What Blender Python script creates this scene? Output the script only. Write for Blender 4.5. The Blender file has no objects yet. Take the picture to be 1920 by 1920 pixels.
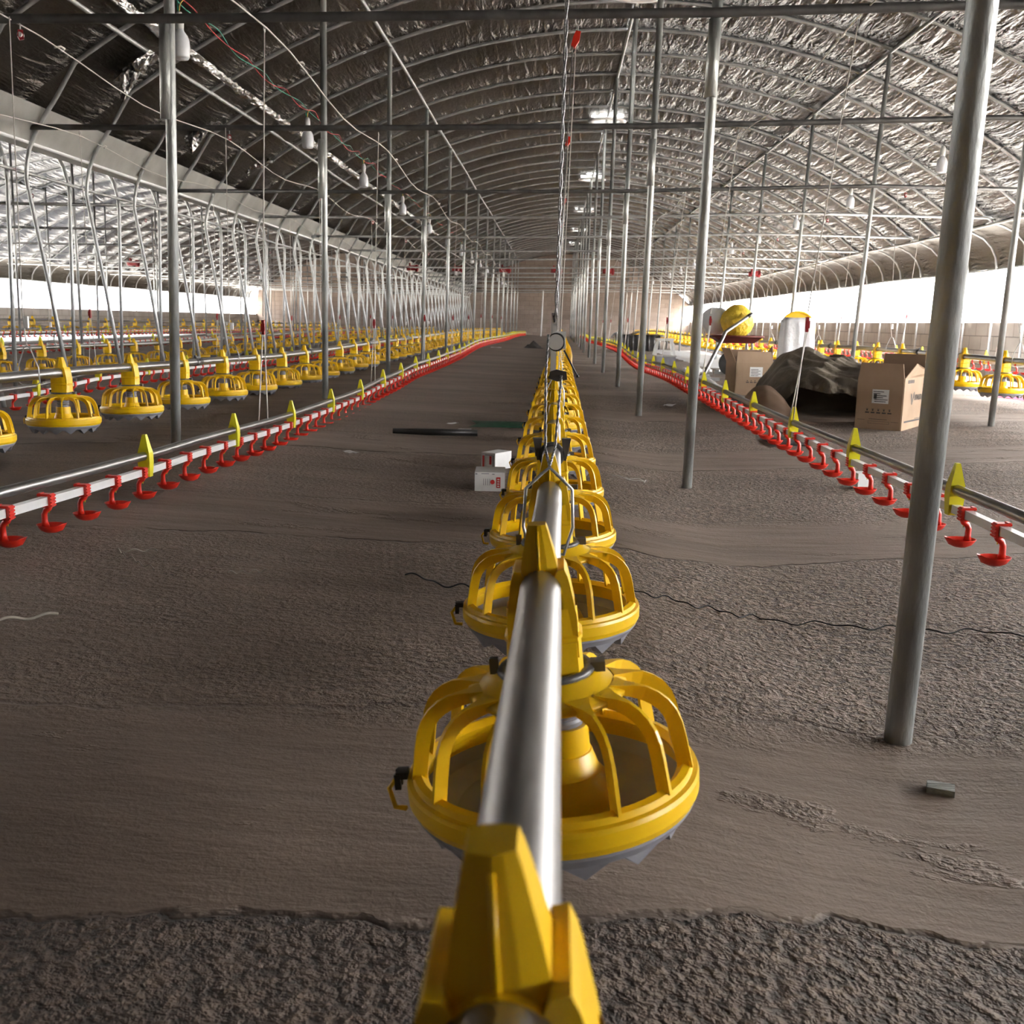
import bpy, math, random
from mathutils import Vector, Matrix
random.seed(7)
scn = bpy.context.scene
C = scn.collection
PI = math.pi

# ------------------------------------------------------------------ mesh helper
class MB:
    def __init__(s):
        s.v = []; s.f = []; s.m = []; s.sm = []
    def add(s, vs, fs, mi=0, smooth=False):
        b = len(s.v); s.v += [tuple(p) for p in vs]
        for f in fs:
            s.f.append([b + i for i in f]); s.m.append(mi); s.sm.append(smooth)
        return s
    def box(s, c, d, mi=0, M=None):
        x, y, z = d[0] / 2, d[1] / 2, d[2] / 2
        vs = [Vector((a * x, b * y, e * z)) for e in (-1, 1) for b in (-1, 1) for a in (-1, 1)]
        if M is not None: vs = [M @ p for p in vs]
        vs = [p + Vector(c) for p in vs]
        return s.add(vs, [(0, 2, 3, 1), (4, 5, 7, 6), (0, 1, 5, 4), (2, 6, 7, 3), (0, 4, 6, 2), (1, 3, 7, 5)], mi)
    def tube(s, pts, r, n=8, mi=0, closed=False, sq=False, smooth=True):
        pts = [Vector(p) for p in pts]; k = len(pts)
        rr = r if isinstance(r, (list, tuple)) else [r] * k
        T = []
        for i in range(k):
            if closed: t = pts[(i + 1) % k] - pts[i - 1]
            else: t = pts[min(i + 1, k - 1)] - pts[max(i - 1, 0)]
            T.append(t.normalized() if t.length > 1e-9 else Vector((0, 0, 1)))
        up = Vector((0, 0, 1)) if abs(T[0].z) < .9 else Vector((1, 0, 0))
        N = (up - T[0] * up.dot(T[0])).normalized()
        vs = []; a0 = PI / 4 if sq else 0
        for i in range(k):
            N = (N - T[i] * N.dot(T[i]))
            N = N.normalized() if N.length > 1e-6 else T[i].orthogonal().normalized()
            B = T[i].cross(N)
            for j in range(n):
                a = a0 + 2 * PI * j / n
                vs.append(pts[i] + (N * math.cos(a) + B * math.sin(a)) * rr[i])
        fs = []
        for i in range(k if closed else k - 1):
            q = (i + 1) % k
            for j in range(n):
                fs.append((i * n + j, i * n + (j + 1) % n, q * n + (j + 1) % n, q * n + j))
        s.add(vs, fs, mi, smooth and not sq)
        if not closed:
            b = len(s.v) - k * n
            s.f.append([b + j for j in range(n)][::-1]); s.m.append(mi); s.sm.append(False)
            s.f.append([b + (k - 1) * n + j for j in range(n)]); s.m.append(mi); s.sm.append(False)
        return s
    def lathe(s, prof, n=24, mi=0, c=(0, 0, 0), closed=False, smooth=True, a0=0., sharp=False):
        if sharp:
            pr = list(prof) + ([prof[0]] if closed else [])
            for a, b in zip(pr, pr[1:]): s.lathe([a, b], n, mi, c, False, smooth, a0)
            return s
        vs = []; k = len(prof)
        for r, z in prof:
            for j in range(n):
                a = a0 + 2 * PI * j / n
                vs.append((c[0] + r * math.cos(a), c[1] + r * math.sin(a), c[2] + z))
        fs = []
        for i in range(k if closed else k - 1):
            q = (i + 1) % k
            for j in range(n):
                fs.append((i * n + j, i * n + (j + 1) % n, q * n + (j + 1) % n, q * n + j))
        return s.add(vs, fs, mi, smooth)
    def prism(s, poly, y0, y1, mi=0, M=None):
        """polygon in (x, z), extruded along y"""
        k = len(poly)
        vs = [Vector((p[0], y0, p[1])) for p in poly] + [Vector((p[0], y1, p[1])) for p in poly]
        if M is not None: vs = [M @ p for p in vs]
        fs = [list(range(k)), list(range(2 * k - 1, k - 1, -1))]
        fs += [(i, i + k, (i + 1) % k + k, (i + 1) % k) for i in range(k)]
        return s.add(vs, fs, mi)
    def quad(s, a, b, c, d, mi=0):
        return s.add([a, b, c, d], [(0, 1, 2, 3)], mi)
    def grid(s, fn, nu, nv, mi=0, smooth=True, keep=None):
        vs = [fn(i / nu, j / nv) for i in range(nu + 1) for j in range(nv + 1)]
        fs = []
        for i in range(nu):
            for j in range(nv):
                q = (i * (nv + 1) + j, i * (nv + 1) + j + 1, (i + 1) * (nv + 1) + j + 1, (i + 1) * (nv + 1) + j)
                if keep is None or keep([vs[t] for t in q]): fs.append(q)
        return s.add(vs, fs, mi, smooth)
    def mesh(s, name, mats):
        me = bpy.data.meshes.new(name)
        me.from_pydata(s.v, [], s.f)
        for m in (mats if isinstance(mats, (list, tuple)) else [mats]): me.materials.append(m)
        me.polygons.foreach_set('material_index', s.m)
        me.polygons.foreach_set('use_smooth', s.sm)
        me.update()
        return me
    def build(s, name, mats, parent=None):
        return link(name, s.mesh(name, mats), parent)

def link(name, me, parent=None):
    o = bpy.data.objects.new(name, me); C.objects.link(o)
    if parent is not None: o.parent = parent
    return o
def tag(o, label, cat, group=None, kind=None):
    o['label'] = label; o['category'] = cat
    if group: o['group'] = group
    if kind: o['kind'] = kind
    return o
def struct(o, label=None):
    o['kind'] = 'structure'
    if label: o['label'] = label
    return o
def empty(name, loc, rz=0):
    o = bpy.data.objects.new(name, None); C.objects.link(o)
    o.location = loc; o.rotation_euler = (0, 0, rz); o.empty_display_size = .1
    return o
_ones = 'zeroth first second third fourth fifth sixth seventh eighth ninth tenth eleventh twelfth thirteenth fourteenth fifteenth sixteenth seventeenth eighteenth nineteenth'.split()
_tens = {2: 'twent', 3: 'thirt', 4: 'fort', 5: 'fift', 6: 'sixt'}
def ordn(n):
    if n < 20: return _ones[n]
    t, u = divmod(n, 10)
    return _tens[t] + 'ieth' if u == 0 else _tens[t] + 'y-' + _ones[u]
def lerp(tab, y):
    if y <= tab[0][0]: return tab[0][1]
    for (a, p), (b, q) in zip(tab, tab[1:]):
        if y <= b:
            t = (y - a) / (b - a); t = t * t * (3 - 2 * t)
            return p + (q - p) * t
    return tab[-1][1]

# ------------------------------------------------------------------ materials
def newmat(name):
    m = bpy.data.materials.new(name); m.use_nodes = True
    nt = m.node_tree; b = nt.nodes['Principled BSDF']
    return m, nt, b
def noise_mat(name, c1, c2, scale=8, rough=.5, metal=0., bump=0., bscale=None, detail=6, rvar=0., spec=None, stretch=None, contrast=(.3, .7)):
    m, nt, b = newmat(name); N = nt.nodes; L = nt.links
    tc = N.new('ShaderNodeTexCoord'); mp = N.new('ShaderNodeMapping')
    if stretch: mp.inputs['Scale'].default_value = stretch
    L.new(tc.outputs['Object'], mp.inputs['Vector'])
    nz = N.new('ShaderNodeTexNoise'); nz.inputs['Scale'].default_value = scale; nz.inputs['Detail'].default_value = detail
    L.new(mp.outputs[0], nz.inputs['Vector'])
    cr = N.new('ShaderNodeValToRGB'); e = cr.color_ramp.elements
    e[0].position, e[1].position = contrast
    e[0].color = (*c1, 1); e[1].color = (*c2, 1)
    L.new(nz.outputs['Fac'], cr.inputs['Fac']); L.new(cr.outputs[0], b.inputs['Base Color'])
    b.inputs['Roughness'].default_value = rough; b.inputs['Metallic'].default_value = metal
    if spec is not None: b.inputs['Specular IOR Level'].default_value = spec
    if rvar:
        mr = N.new('ShaderNodeMapRange'); mr.inputs[3].default_value = rough - rvar; mr.inputs[4].default_value = rough + rvar
        L.new(nz.outputs['Fac'], mr.inputs[0]); L.new(mr.outputs[0], b.inputs['Roughness'])
    if bump:
        n2 = N.new('ShaderNodeTexNoise'); n2.inputs['Scale'].default_value = bscale or scale * 4; n2.inputs['Detail'].default_value = 4
        L.new(mp.outputs[0], n2.inputs['Vector'])
        bp = N.new('ShaderNodeBump'); bp.inputs['Strength'].default_value = bump; bp.inputs['Distance'].default_value = .02
        L.new(n2.outputs['Fac'], bp.inputs['Height']); L.new(bp.outputs[0], b.inputs['Normal'])
    return m
MAT = {}
MAT['yellow'] = noise_mat('yellow_plastic', (.80, .475, .003), (.88, .55, .006), 20, .34, spec=.45)
MAT['yellow_clip'] = noise_mat('yellow_clip_plastic', (.74, .66, .01), (.82, .74, .02), 20, .4)
MAT['grey_plastic'] = noise_mat('grey_pan_plastic', (.22, .22, .25), (.30, .30, .33), 15, .45)
MAT['dark_clip'] = noise_mat('dark_grey_plastic', (.055, .05, .05), (.09, .085, .08), 30, .35)
MAT['black'] = noise_mat('black_plastic', (.01, .01, .01), (.02, .02, .02), 30, .4)
MAT['red'] = noise_mat('red_plastic', (.72, .025, .012), (.80, .035, .018), 20, .35)
MAT['dkred'] = noise_mat('dark_red_paint', (.26, .010, .016), (.36, .016, .022), 20, .4)
MAT['tray'] = noise_mat('worn_dark_red_tray', (.10, .018, .016), (.17, .03, .025), 12, .5)
MAT['steel'] = noise_mat('bright_steel_pipe', (.36, .35, .345), (.47, .46, .45), 60, .36, 1., rvar=.07, stretch=(1, .06, 1))
MAT['galv'] = noise_mat('galvanised_steel', (.40, .41, .415), (.58, .59, .59), 14, .42, .55, rvar=.1, bump=.05, bscale=70)
MAT['galvpost'] = noise_mat('galvanised_post_zinc', (.31, .325, .325), (.60, .62, .61), 9, .45, .55, rvar=.1, bump=.15, bscale=90, stretch=(1, 1, .35), contrast=(.38, .62))
MAT['galvdark'] = noise_mat('dull_steel_bar', (.10, .10, .10), (.20, .20, .20), 10, .5, .6)
MAT['gutter'] = noise_mat('gutter_sheet', (.46, .46, .44), (.58, .58, .56), 5, .5, .6, bump=.1, bscale=6)
MAT['pvc'] = noise_mat('white_pvc', (.72, .72, .72), (.8, .8, .8), 10, .3)
MAT['white'] = noise_mat('white_plastic', (.86, .86, .86), (.92, .92, .91), 10, .35)
MAT['bulb'] = noise_mat('milky_bulb_plastic', (.72, .74, .80), (.78, .80, .86), 10, .3)
MAT['cord'] = noise_mat('off_white_cord', (.60, .58, .54), (.72, .70, .66), 300, .8)
MAT['rope'] = noise_mat('grey_wire_rope', (.10, .10, .10), (.55, .55, .55), 420, .4, .6, stretch=(1, 1, .8))
MAT['wirered'] = noise_mat('red_wire', (.65, .03, .05), (.7, .05, .07), 30, .4)
MAT['wiregreen'] = noise_mat('green_wire', (.02, .30, .20), (.03, .36, .25), 30, .4)
MAT['wireyellow'] = noise_mat('yellow_wire', (.75, .5, .08), (.8, .55, .1), 30, .4)
MAT['card'] = noise_mat('cardboard', (.30, .20, .125), (.36, .245, .16), 7, .8)
MAT['cardin'] = noise_mat('cardboard_inside', (.20, .13, .085), (.25, .165, .11), 7, .85)
MAT['ink'] = noise_mat('dark_print', (.03, .028, .028), (.05, .045, .045), 30, .7)
MAT['redink'] = noise_mat('red_print', (.5, .02, .02), (.6, .03, .03), 30, .6)
MAT['paper'] = noise_mat('white_paper', (.68, .68, .68), (.76, .76, .76), 20, .6)
MAT['tarp'] = noise_mat('olive_grey_tarp', (.085, .068, .048), (.20, .168, .125), 4.5, .55, bump=.9, bscale=14)
MAT['blackfilm'] = noise_mat('black_film', (.02, .02, .02), (.04, .04, .04), 6, .45, bump=.6, bscale=14)
MAT['film_white'] = noise_mat('white_film', (.70, .70, .72), (.86, .86, .87), 4, .35, bump=.6, bscale=12)
MAT['greenet'] = noise_mat('dark_green_net', (.01, .05, .025), (.02, .09, .04), 30, .8)
MAT['debris'] = noise_mat('dark_debris', (.02, .018, .016), (.06, .05, .045), 12, .9)
MAT['twine'] = noise_mat('straw_twine', (.30, .27, .22), (.42, .38, .32), 30, .8)
MAT['flap'] = noise_mat('loose_silver_foil', (.5, .5, .5), (.75, .75, .75), 20, .22, .95, bump=1., bscale=25)
MAT['redcloth'] = noise_mat('red_cloth', (.55, .02, .09), (.62, .03, .12), 9, .8)

def foil_mat(name, ca, cb, rough, metal, wr=1.0, edge=1.0):
    """crumpled foil: fine creases running along the hall that get stronger towards each arch"""
    m, nt, b = newmat(name); N = nt.nodes; L = nt.links
    tc = N.new('ShaderNodeTexCoord')
    def mapped(sc):
        mp = N.new('ShaderNodeMapping'); mp.inputs['Scale'].default_value = sc
        L.new(tc.outputs['Object'], mp.inputs['Vector']); return mp.outputs[0]
    def nz(vec, scale, det=4, dist=0.):
        n = N.new('ShaderNodeTexNoise'); n.inputs['Scale'].default_value = scale; n.inputs['Detail'].default_value = det
        n.inputs['Distortion'].default_value = dist
        L.new(vec, n.inputs['Vector']); return n.outputs['Fac']
    def math_(op, a, c):
        n = N.new('ShaderNodeMath'); n.operation = op
        for i, q in enumerate((a, c)):
            if q is None: continue
            if isinstance(q, (int, float)): n.inputs[i].default_value = q
            else: L.new(q, n.inputs[i])
        return n.outputs[0]
    sp = N.new('ShaderNodeSeparateXYZ'); L.new(tc.outputs['Object'], sp.inputs[0])
    ph = math_('FRACT', math_('DIVIDE', math_('SUBTRACT', sp.outputs['Y'], 1.75), .95), None)
    near = math_('POWER', ph, 3.5)                    # grows towards the next arch
    broad = nz(mapped((.6, .35, .6)), 1.6, 5)
    crease = nz(mapped((1, .13, 1)), 12, 5, .5)
    fine = nz(mapped((1, .3, 1)), 34, 3, .4)
    h = math_('ADD', math_('MULTIPLY', crease, math_('ADD', math_('MULTIPLY', near, 1.5 * edge), .35)),
              math_('MULTIPLY', fine, math_('ADD', math_('MULTIPLY', near, .45 * edge), .08)))
    bp = N.new('ShaderNodeBump'); bp.inputs['Strength'].default_value = 1.; bp.inputs['Distance'].default_value = .05 * wr
    L.new(h, bp.inputs['Height']); L.new(bp.outputs[0], b.inputs['Normal'])
    cr = N.new('ShaderNodeValToRGB'); e = cr.color_ramp.elements
    e[0].position = .36; e[1].position = .64; e[0].color = (*ca, 1); e[1].color = (*cb, 1)
    L.new(broad, cr.inputs['Fac']); L.new(cr.outputs[0], b.inputs['Base Color'])
    b.inputs['Roughness'].default_value = rough; b.inputs['Metallic'].default_value = metal
    return m
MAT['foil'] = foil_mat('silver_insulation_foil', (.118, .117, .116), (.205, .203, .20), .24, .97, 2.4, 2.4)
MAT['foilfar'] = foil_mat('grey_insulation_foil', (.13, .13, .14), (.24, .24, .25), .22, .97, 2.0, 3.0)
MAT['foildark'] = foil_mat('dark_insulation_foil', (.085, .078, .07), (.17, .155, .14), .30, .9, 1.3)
MAT['foilskirt'] = foil_mat('brown_side_film', (.048, .040, .028), (.088, .074, .054), .42, .5, .8)

def block_mat(name, c1, c2, mortar, axes):
    m, nt, b = newmat(name); N = nt.nodes; L = nt.links
    tc = N.new('ShaderNodeTexCoord'); sp = N.new('ShaderNodeSeparateXYZ'); cb = N.new('ShaderNodeCombineXYZ')
    L.new(tc.outputs['Object'], sp.inputs[0])
    L.new(sp.outputs[axes[0]], cb.inputs[0]); L.new(sp.outputs[axes[1]], cb.inputs[1])
    br = N.new('ShaderNodeTexBrick'); L.new(cb.outputs[0], br.inputs['Vector'])
    br.inputs['Scale'].default_value = 1.; br.inputs['Brick Width'].default_value = .40; br.inputs['Row Height'].default_value = .195
    br.inputs['Mortar Size'].default_value = .006; br.inputs['Mortar Smooth'].default_value = .2
    br.inputs['Color1'].default_value = (*c1, 1); br.inputs['Color2'].default_value = (*c2, 1); br.inputs['Mortar'].default_value = (*mortar, 1)
    nz = N.new('ShaderNodeTexNoise'); nz.inputs['Scale'].default_value = 3.; nz.inputs['Detail'].default_value = 8
    L.new(tc.outputs['Object'], nz.inputs['Vector'])
    mx = N.new('ShaderNodeMixRGB'); mx.blend_type = 'MULTIPLY'; mx.inputs[0].default_value = .45
    L.new(br.outputs['Color'], mx.inputs[1]); L.new(nz.outputs['Fac'], mx.inputs[2]); L.new(mx.outputs[0], b.inputs['Base Color'])
    b.inputs['Roughness'].default_value = .9
    bp = N.new('ShaderNodeBump'); bp.inputs['Strength'].default_value = .6; bp.inputs['Distance'].default_value = .02
    iv = N.new('ShaderNodeMath'); iv.operation = 'SUBTRACT'; iv.inputs[0].default_value = 1.
    L.new(br.outputs['Fac'], iv.inputs[1]); L.new(iv.outputs[0], bp.inputs['Height']); L.new(bp.outputs[0], b.inputs['Normal'])
    return m
MAT['blockY'] = block_mat('grey_blocks_side', (.40, .35, .30), (.46, .40, .35), (.20, .17, .15), ('Y', 'Z'))
MAT['blockX'] = block_mat('brown_blocks_end', (.33, .255, .21), (.39, .31, .26), (.20, .15, .125), ('X', 'Z'))

def floor_mat():
    m, nt, b = newmat('rough_concrete_floor'); N = nt.nodes; L = nt.links
    tc = N.new('ShaderNodeTexCoord')
    def mapped(sc):
        mp = N.new('ShaderNodeMapping'); mp.inputs['Scale'].default_value = sc
        L.new(tc.outputs['Object'], mp.inputs['Vector']); return mp.outputs[0]
    def nz(vec, scale, det=5, dist=0., rgh=.55):
        n = N.new('ShaderNodeTexNoise'); n.inputs['Scale'].default_value = scale; n.inputs['Detail'].default_value = det
        n.inputs['Distortion'].default_value = dist; n.inputs['Roughness'].default_value = rgh
        L.new(vec, n.inputs['Vector']); return n.outputs['Fac']
    def ramp(f, stops):
        c = N.new('ShaderNodeValToRGB'); e = c.color_ramp.elements
        while len(e) < len(stops): e.new(.5)
        for q, (p, col) in zip(e, stops): q.position = p; q.color = (col, col, col, 1) if isinstance(col, float) else (*col, 1)
        L.new(f, c.inputs['Fac']); return c.outputs[0]
    def mth(op, a, c):
        n = N.new('ShaderNodeMath'); n.operation = op
        for i, q in enumerate((a, c)):
            if isinstance(q, (int, float)): n.inputs[i].default_value = q
            else: L.new(q, n.inputs[i])
        return n.outputs[0]
    # trowelled lanes run across the hall (slightly askew) between gravelly ones
    sp = N.new('ShaderNodeSeparateXYZ'); L.new(tc.outputs['Object'], sp.inputs[0])
    wob = nz(mapped((1, 1, 1)), 1.7, 6, .2)
    wob2 = nz(mapped((1, 1, 1)), 14, 4)
    u = mth('ADD', mth('SUBTRACT', sp.outputs['Y'], mth('MULTIPLY', sp.outputs['X'], .16)),
            mth('ADD', mth('MULTIPLY', mth('SUBTRACT', wob, .5), .26), mth('MULTIPLY', mth('SUBTRACT', wob2, .5), .05)))
    ph = mth('FRACT', mth('DIVIDE', mth('SUBTRACT', u, 1.05), 1.98), 0.)
    lane = ramp(ph, [(.27, 0.), (.36, 1.), (.97, 1.), (1., .7)])
    side = N.new('ShaderNodeMapRange'); side.inputs[1].default_value = -.6; side.inputs[2].default_value = .3; side.inputs[3].default_value = .28; side.inputs[4].default_value = 1.
    L.new(sp.outputs['X'], side.inputs[0])
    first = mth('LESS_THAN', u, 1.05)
    patch = ramp(nz(mapped((.4, 1.1, 1)), 2.2, 5, .4), [(.40, .15), (.62, 1.)])
    mask = mth('MAXIMUM', mth('MULTIPLY', mth('MULTIPLY', lane, side.outputs[0]), mth('ADD', mth('MULTIPLY', patch, .6), .4)), first)   # 1 = gravelly
    crumbs = ramp(nz(mapped((.6, 1.3, 1)), 3.1, 7, .3, .65), [(.60, 0.), (.68, 1.)])
    mask = mth('MAXIMUM', mask, mth('MULTIPLY', crumbs, .7))
    big = nz(mapped((.5, 1.2, 1)), 1.1, 6)
    mid = nz(mapped((.35, 1.6, 1)), 5, 6)
    pebf = nz(mapped((1, 1, 1)), 62, 3, .1, .6); pebr = ramp(pebf, [(.38, 0.), (.64, 1.)])
    lump = nz(mapped((1, 1, 1)), 30, 3, .1)
    grit = nz(mapped((1, 1, 1)), 170, 3)
    col = ramp(big, [(.25, (.145, .104, .078)), (.5, (.20, .148, .114)), (.8, (.265, .207, .166))])
    col2 = ramp(mid, [(.3, .66), (.7, 1.)])
    mx = N.new('ShaderNodeMixRGB'); mx.blend_type = 'MULTIPLY'; mx.inputs[0].default_value = .6
    L.new(col, mx.inputs[1]); L.new(col2, mx.inputs[2])
    pc = ramp(pebf, [(.36, .30), (.50, .95), (.66, 1.55)])
    m2 = N.new('ShaderNodeMixRGB'); m2.blend_type = 'MULTIPLY'
    L.new(mth('ADD', mth('MULTIPLY', mask, .85), .05), m2.inputs[0]); L.new(mx.outputs[0], m2.inputs[1]); L.new(pc, m2.inputs[2])
    joint0 = ramp(ph, [(0., .2), (.007, 1.), (.325, 1.), (.33, .6), (.335, 1.), (.996, 1.), (1., .2)])
    joint = mth('MAXIMUM', joint0, ramp(nz(mapped((1, 1, 1)), 4.5, 5), [(.40, .15), (.62, .95)]))
    m3 = N.new('ShaderNodeMixRGB'); m3.blend_type = 'MULTIPLY'; m3.inputs[0].default_value = .8
    m4 = N.new('ShaderNodeMixRGB'); m4.blend_type = 'MULTIPLY'; m4.inputs[2].default_value = (.62, .58, .55, 1)   # the nearest gravel strip is multiplied darker
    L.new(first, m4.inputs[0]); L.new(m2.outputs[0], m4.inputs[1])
    L.new(m4.outputs[0], m3.inputs[1]); L.new(joint, m3.inputs[2]); L.new(m3.outputs[0], b.inputs['Base Color'])
    b.inputs['Roughness'].default_value = .8
    h = mth('ADD', mth('MULTIPLY', pebr, mth('ADD', mth('MULTIPLY', mask, .55), .02)),
            mth('ADD', mth('ADD', mth('MULTIPLY', lump, mth('ADD', mth('MULTIPLY', first, .9), mth('MULTIPLY', mask, .3))), mth('MULTIPLY', grit, mth('ADD', mth('MULTIPLY', mask, .3), .05))),
                mth('ADD', mth('MULTIPLY', mid, .7), mth('MULTIPLY', joint, .6))))
    bp = N.new('ShaderNodeBump'); bp.inputs['Strength'].default_value = .9; bp.inputs['Distance'].default_value = .022
    L.new(h, bp.inputs['Height']); L.new(bp.outputs[0], b.inputs['Normal'])
    return m
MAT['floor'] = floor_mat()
MAT['ground'] = noise_mat('pale_outside_ground', (.50, .47, .42), (.62, .59, .54), .5, .9)
def clear_mat():
    m, nt, b = newmat('clear_crumpled_plastic')
    b.inputs['Base Color'].default_value = (.85, .85, .86, 1); b.inputs['Roughness'].default_value = .18
    b.inputs['Alpha'].default_value = .38
    n = nt.nodes.new('ShaderNodeTexNoise'); n.inputs['Scale'].default_value = 14; n.inputs['Detail'].default_value = 4
    tc = nt.nodes.new('ShaderNodeTexCoord'); nt.links.new(tc.outputs['Object'], n.inputs['Vector'])
    bp = nt.nodes.new('ShaderNodeBump'); bp.inputs['Strength'].default_value = .9; bp.inputs['Distance'].default_value = .05
    nt.links.new(n.outputs['Fac'], bp.inputs['Height']); nt.links.new(bp.outputs[0], b.inputs['Normal'])
    return m
MAT['clear'] = clear_mat()
def lucent_mat():
    m, nt, b = newmat('translucent_white_cap')
    b.inputs['Base Color'].default_value = (.9, .9, .88, 1); b.inputs['Transmission Weight'].default_value = .45; b.inputs['Roughness'].default_value = .6
    return m
MAT['lucent'] = lucent_mat()

# ------------------------------------------------------------------ camera
F, PP, H = 1900., 960., .665
VPX, VPY, ROLL = 1042., 604., math.radians(1.5)
Yc = Vector(((VPX - PP) / F, (VPY - PP) / F, 1.)).normalized()
Uc = Vector((math.sin(ROLL), -math.cos(ROLL), 0)); Uc = (Uc - Yc * Uc.dot(Yc)).normalized()
Xc = Yc.cross(Uc)
if Xc.x < 0: Xc = -Xc
right = Vector((Xc[0], Yc[0], Uc[0])); down = Vector((Xc[1], Yc[1], Uc[1])); fwd = Vector((Xc[2], Yc[2], Uc[2]))
cd = bpy.data.cameras.new('camera'); cam = bpy.data.objects.new('camera', cd); C.objects.link(cam)
Mx = Matrix((right, -down, -fwd)).transposed().to_4x4(); Mx.translation = (0, 0, H); cam.matrix_world = Mx
cd.sensor_width = 36; cd.lens = F / 1920 * 36; cd.clip_start = .02; cd.clip_end = 300
cd.dof.use_dof = True; cd.dof.focus_distance = 2.6; cd.dof.aperture_fstop = 13
scn.camera = cam

# ------------------------------------------------------------------ hall dimensions
Y0, Y1 = -6., 46.
GX = -3.9                 # gutter line between the two bays
XC, XL = .675, -8.475     # bay centre lines
RAD, APEX = 7.33, 3.65
def zc(d): return APEX - RAD + math.sqrt(RAD * RAD - d * d)
def sstep(a, b, x):
    t = max(0, min(1, (x - a) / (b - a))); return t * t * (3 - 2 * t)
FX = [(-14, .10), (-9, .10), (-6, .03), (-3.6, .05), (-1.7, .065), (0, 0.), (.62, -.075), (1.6, -.05), (3, .0), (6.5, .03)]
FY = [(-14, 0.), (-4, .0), (-1.7, .02), (0, .05), (.62, .11), (1.6, .08), (3, .02), (6.5, 0.)]
def zf(x, y): return lerp(FX, x) + lerp(FY, x) * sstep(4., 9.5, y)

# ------------------------------------------------------------------ setting
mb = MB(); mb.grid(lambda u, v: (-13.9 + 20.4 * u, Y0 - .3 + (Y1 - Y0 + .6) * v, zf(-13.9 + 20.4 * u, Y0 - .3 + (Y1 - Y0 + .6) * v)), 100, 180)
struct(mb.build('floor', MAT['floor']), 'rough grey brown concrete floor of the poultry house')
mb = MB(); mb.quad((-90, -60, -.25), (90, -60, -.25), (90, 120, -.25), (-90, 120, -.25))
struct(mb.build('ground', MAT['ground']), 'pale ground outside the side openings')
def wall_strip(x, name, label, closed):
    mb = MB(); random.seed(3)
    mb.box((x, (Y0 + Y1) / 2, .26), (.2, Y1 - Y0, 1.02)); mb.box((x, (Y0 + closed) / 2, 1.2), (.2, closed - Y0, .86))  # second box: unseen upper wall, added to darken the near floor
    return struct(mb.build(name, MAT['blockY']), label)
wall_strip(6.03, 'wall_right', 'low grey block wall under the right side opening', -1.2)
wall_strip(-13.55, 'wall_left', 'low grey block wall under the far left side opening', 2.)
def end_wall(y, name, label):
    poly = [(-13.65, -.3)]
    poly += [(XL + d, zc(d) + .05) for d in [-4.9 + 9.4 * i / 24 for i in range(25)]]
    poly += [(XC + d, zc(d) + .05) for d in [-4.5 + 9.6 * i / 24 for i in range(25)]]
    poly += [(6.13, 1.4), (6.13, -.3)]
    mb = MB(); mb.prism(poly, y, y + .2)
    return struct(mb.build(name, MAT['blockX']), label)
end_wall(Y1, 'wall_back', 'brown block wall closing the far end of the hall')
end_wall(Y0 - .2, 'wall_front', 'block wall closing the near end of the hall behind the viewer')

# roof film: sags a little between the arches
VENTS = [9.8, 15.7, 21.9, 28.0, 33.8, 39.8]
def hole(q):
    c = [sum(p[i] for p in q) / 4 for i in range(2)]
    return not any((c[0] - XC) ** 2 + (c[1] - y) ** 2 < .2 ** 2 for y in VENTS)
SK = [(4.675, 0.), (4.92, .075), (5.06, .18), (5.15, .31), (5.19, .49)]     # skirt beyond the eave: distance from the ridge, drop below the eave
def prof(d):
    """height of the film at distance d >= 0 from the ridge; the skirt is handled by arclength"""
    return zc(d)
def section(outer):
    pts = [(4.675 * i / 40, zc(4.675 * i / 40)) for i in range(41)] if outer else [(4.60 * i / 40, zc(4.60 * i / 40)) for i in range(41)]
    return pts
def skirt_pts():
    e = zc(4.675); out = []
    n = 16
    for i in range(n + 1):
        t = i / n
        a = t * (PI / 2)
        out.append((4.675 + .515 * math.sin(a) ** .9 if i else 4.675, e - .49 * (1 - math.cos(a))))
    return out
def sheet(name, mat, xc, sgn, pts, label, cut=False, y0=Y0, sag=.045, seed=0):
    nv = int((Y1 - y0) / .095)
    rnd = random.Random(seed); offs = [rnd.uniform(.55, 1.3) for _ in range(80)]
    k = len(pts) - 1
    def fn(u, v):
        f = u * k; i = min(int(f), k - 1); t = f - i
        d = pts[i][0] * (1 - t) + pts[i + 1][0] * t; z = pts[i][1] * (1 - t) + pts[i + 1][1] * t
        y = y0 + (Y1 - y0) * v
        p = ((y - 1.75) / .95); j = math.floor(p); q = p - j
        s = abs(math.sin(PI * q)) ** .75 * sag * offs[int(j) % 80]
        g = .025 - s
        # push along the local outward normal
        a = math.asin(min(1, d / RAD)) if d < 4.675 else math.asin(4.675 / RAD) + (d - 4.675) / .515 * .8
        return (xc + sgn * (d + g * math.sin(a)), y, z + g * math.cos(a))
    mb = MB(); mb.grid(fn, k, nv, keep=hole if cut else None)
    return struct(mb.build(name, mat), label)
inner = section(False); outer = section(True)
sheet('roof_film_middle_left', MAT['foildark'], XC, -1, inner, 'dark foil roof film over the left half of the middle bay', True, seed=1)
sheet('roof_film_middle_right', MAT['foil'], XC, 1, outer, 'silver foil roof film over the right half of the middle bay', True, seed=2)
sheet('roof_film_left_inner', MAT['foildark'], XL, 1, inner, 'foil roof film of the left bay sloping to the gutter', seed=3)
sheet('roof_film_left_outer', MAT['foilfar'], XL, -1, outer, 'silver foil roof film of the left bay sloping to the far side', sag=.09, seed=4)
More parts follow.
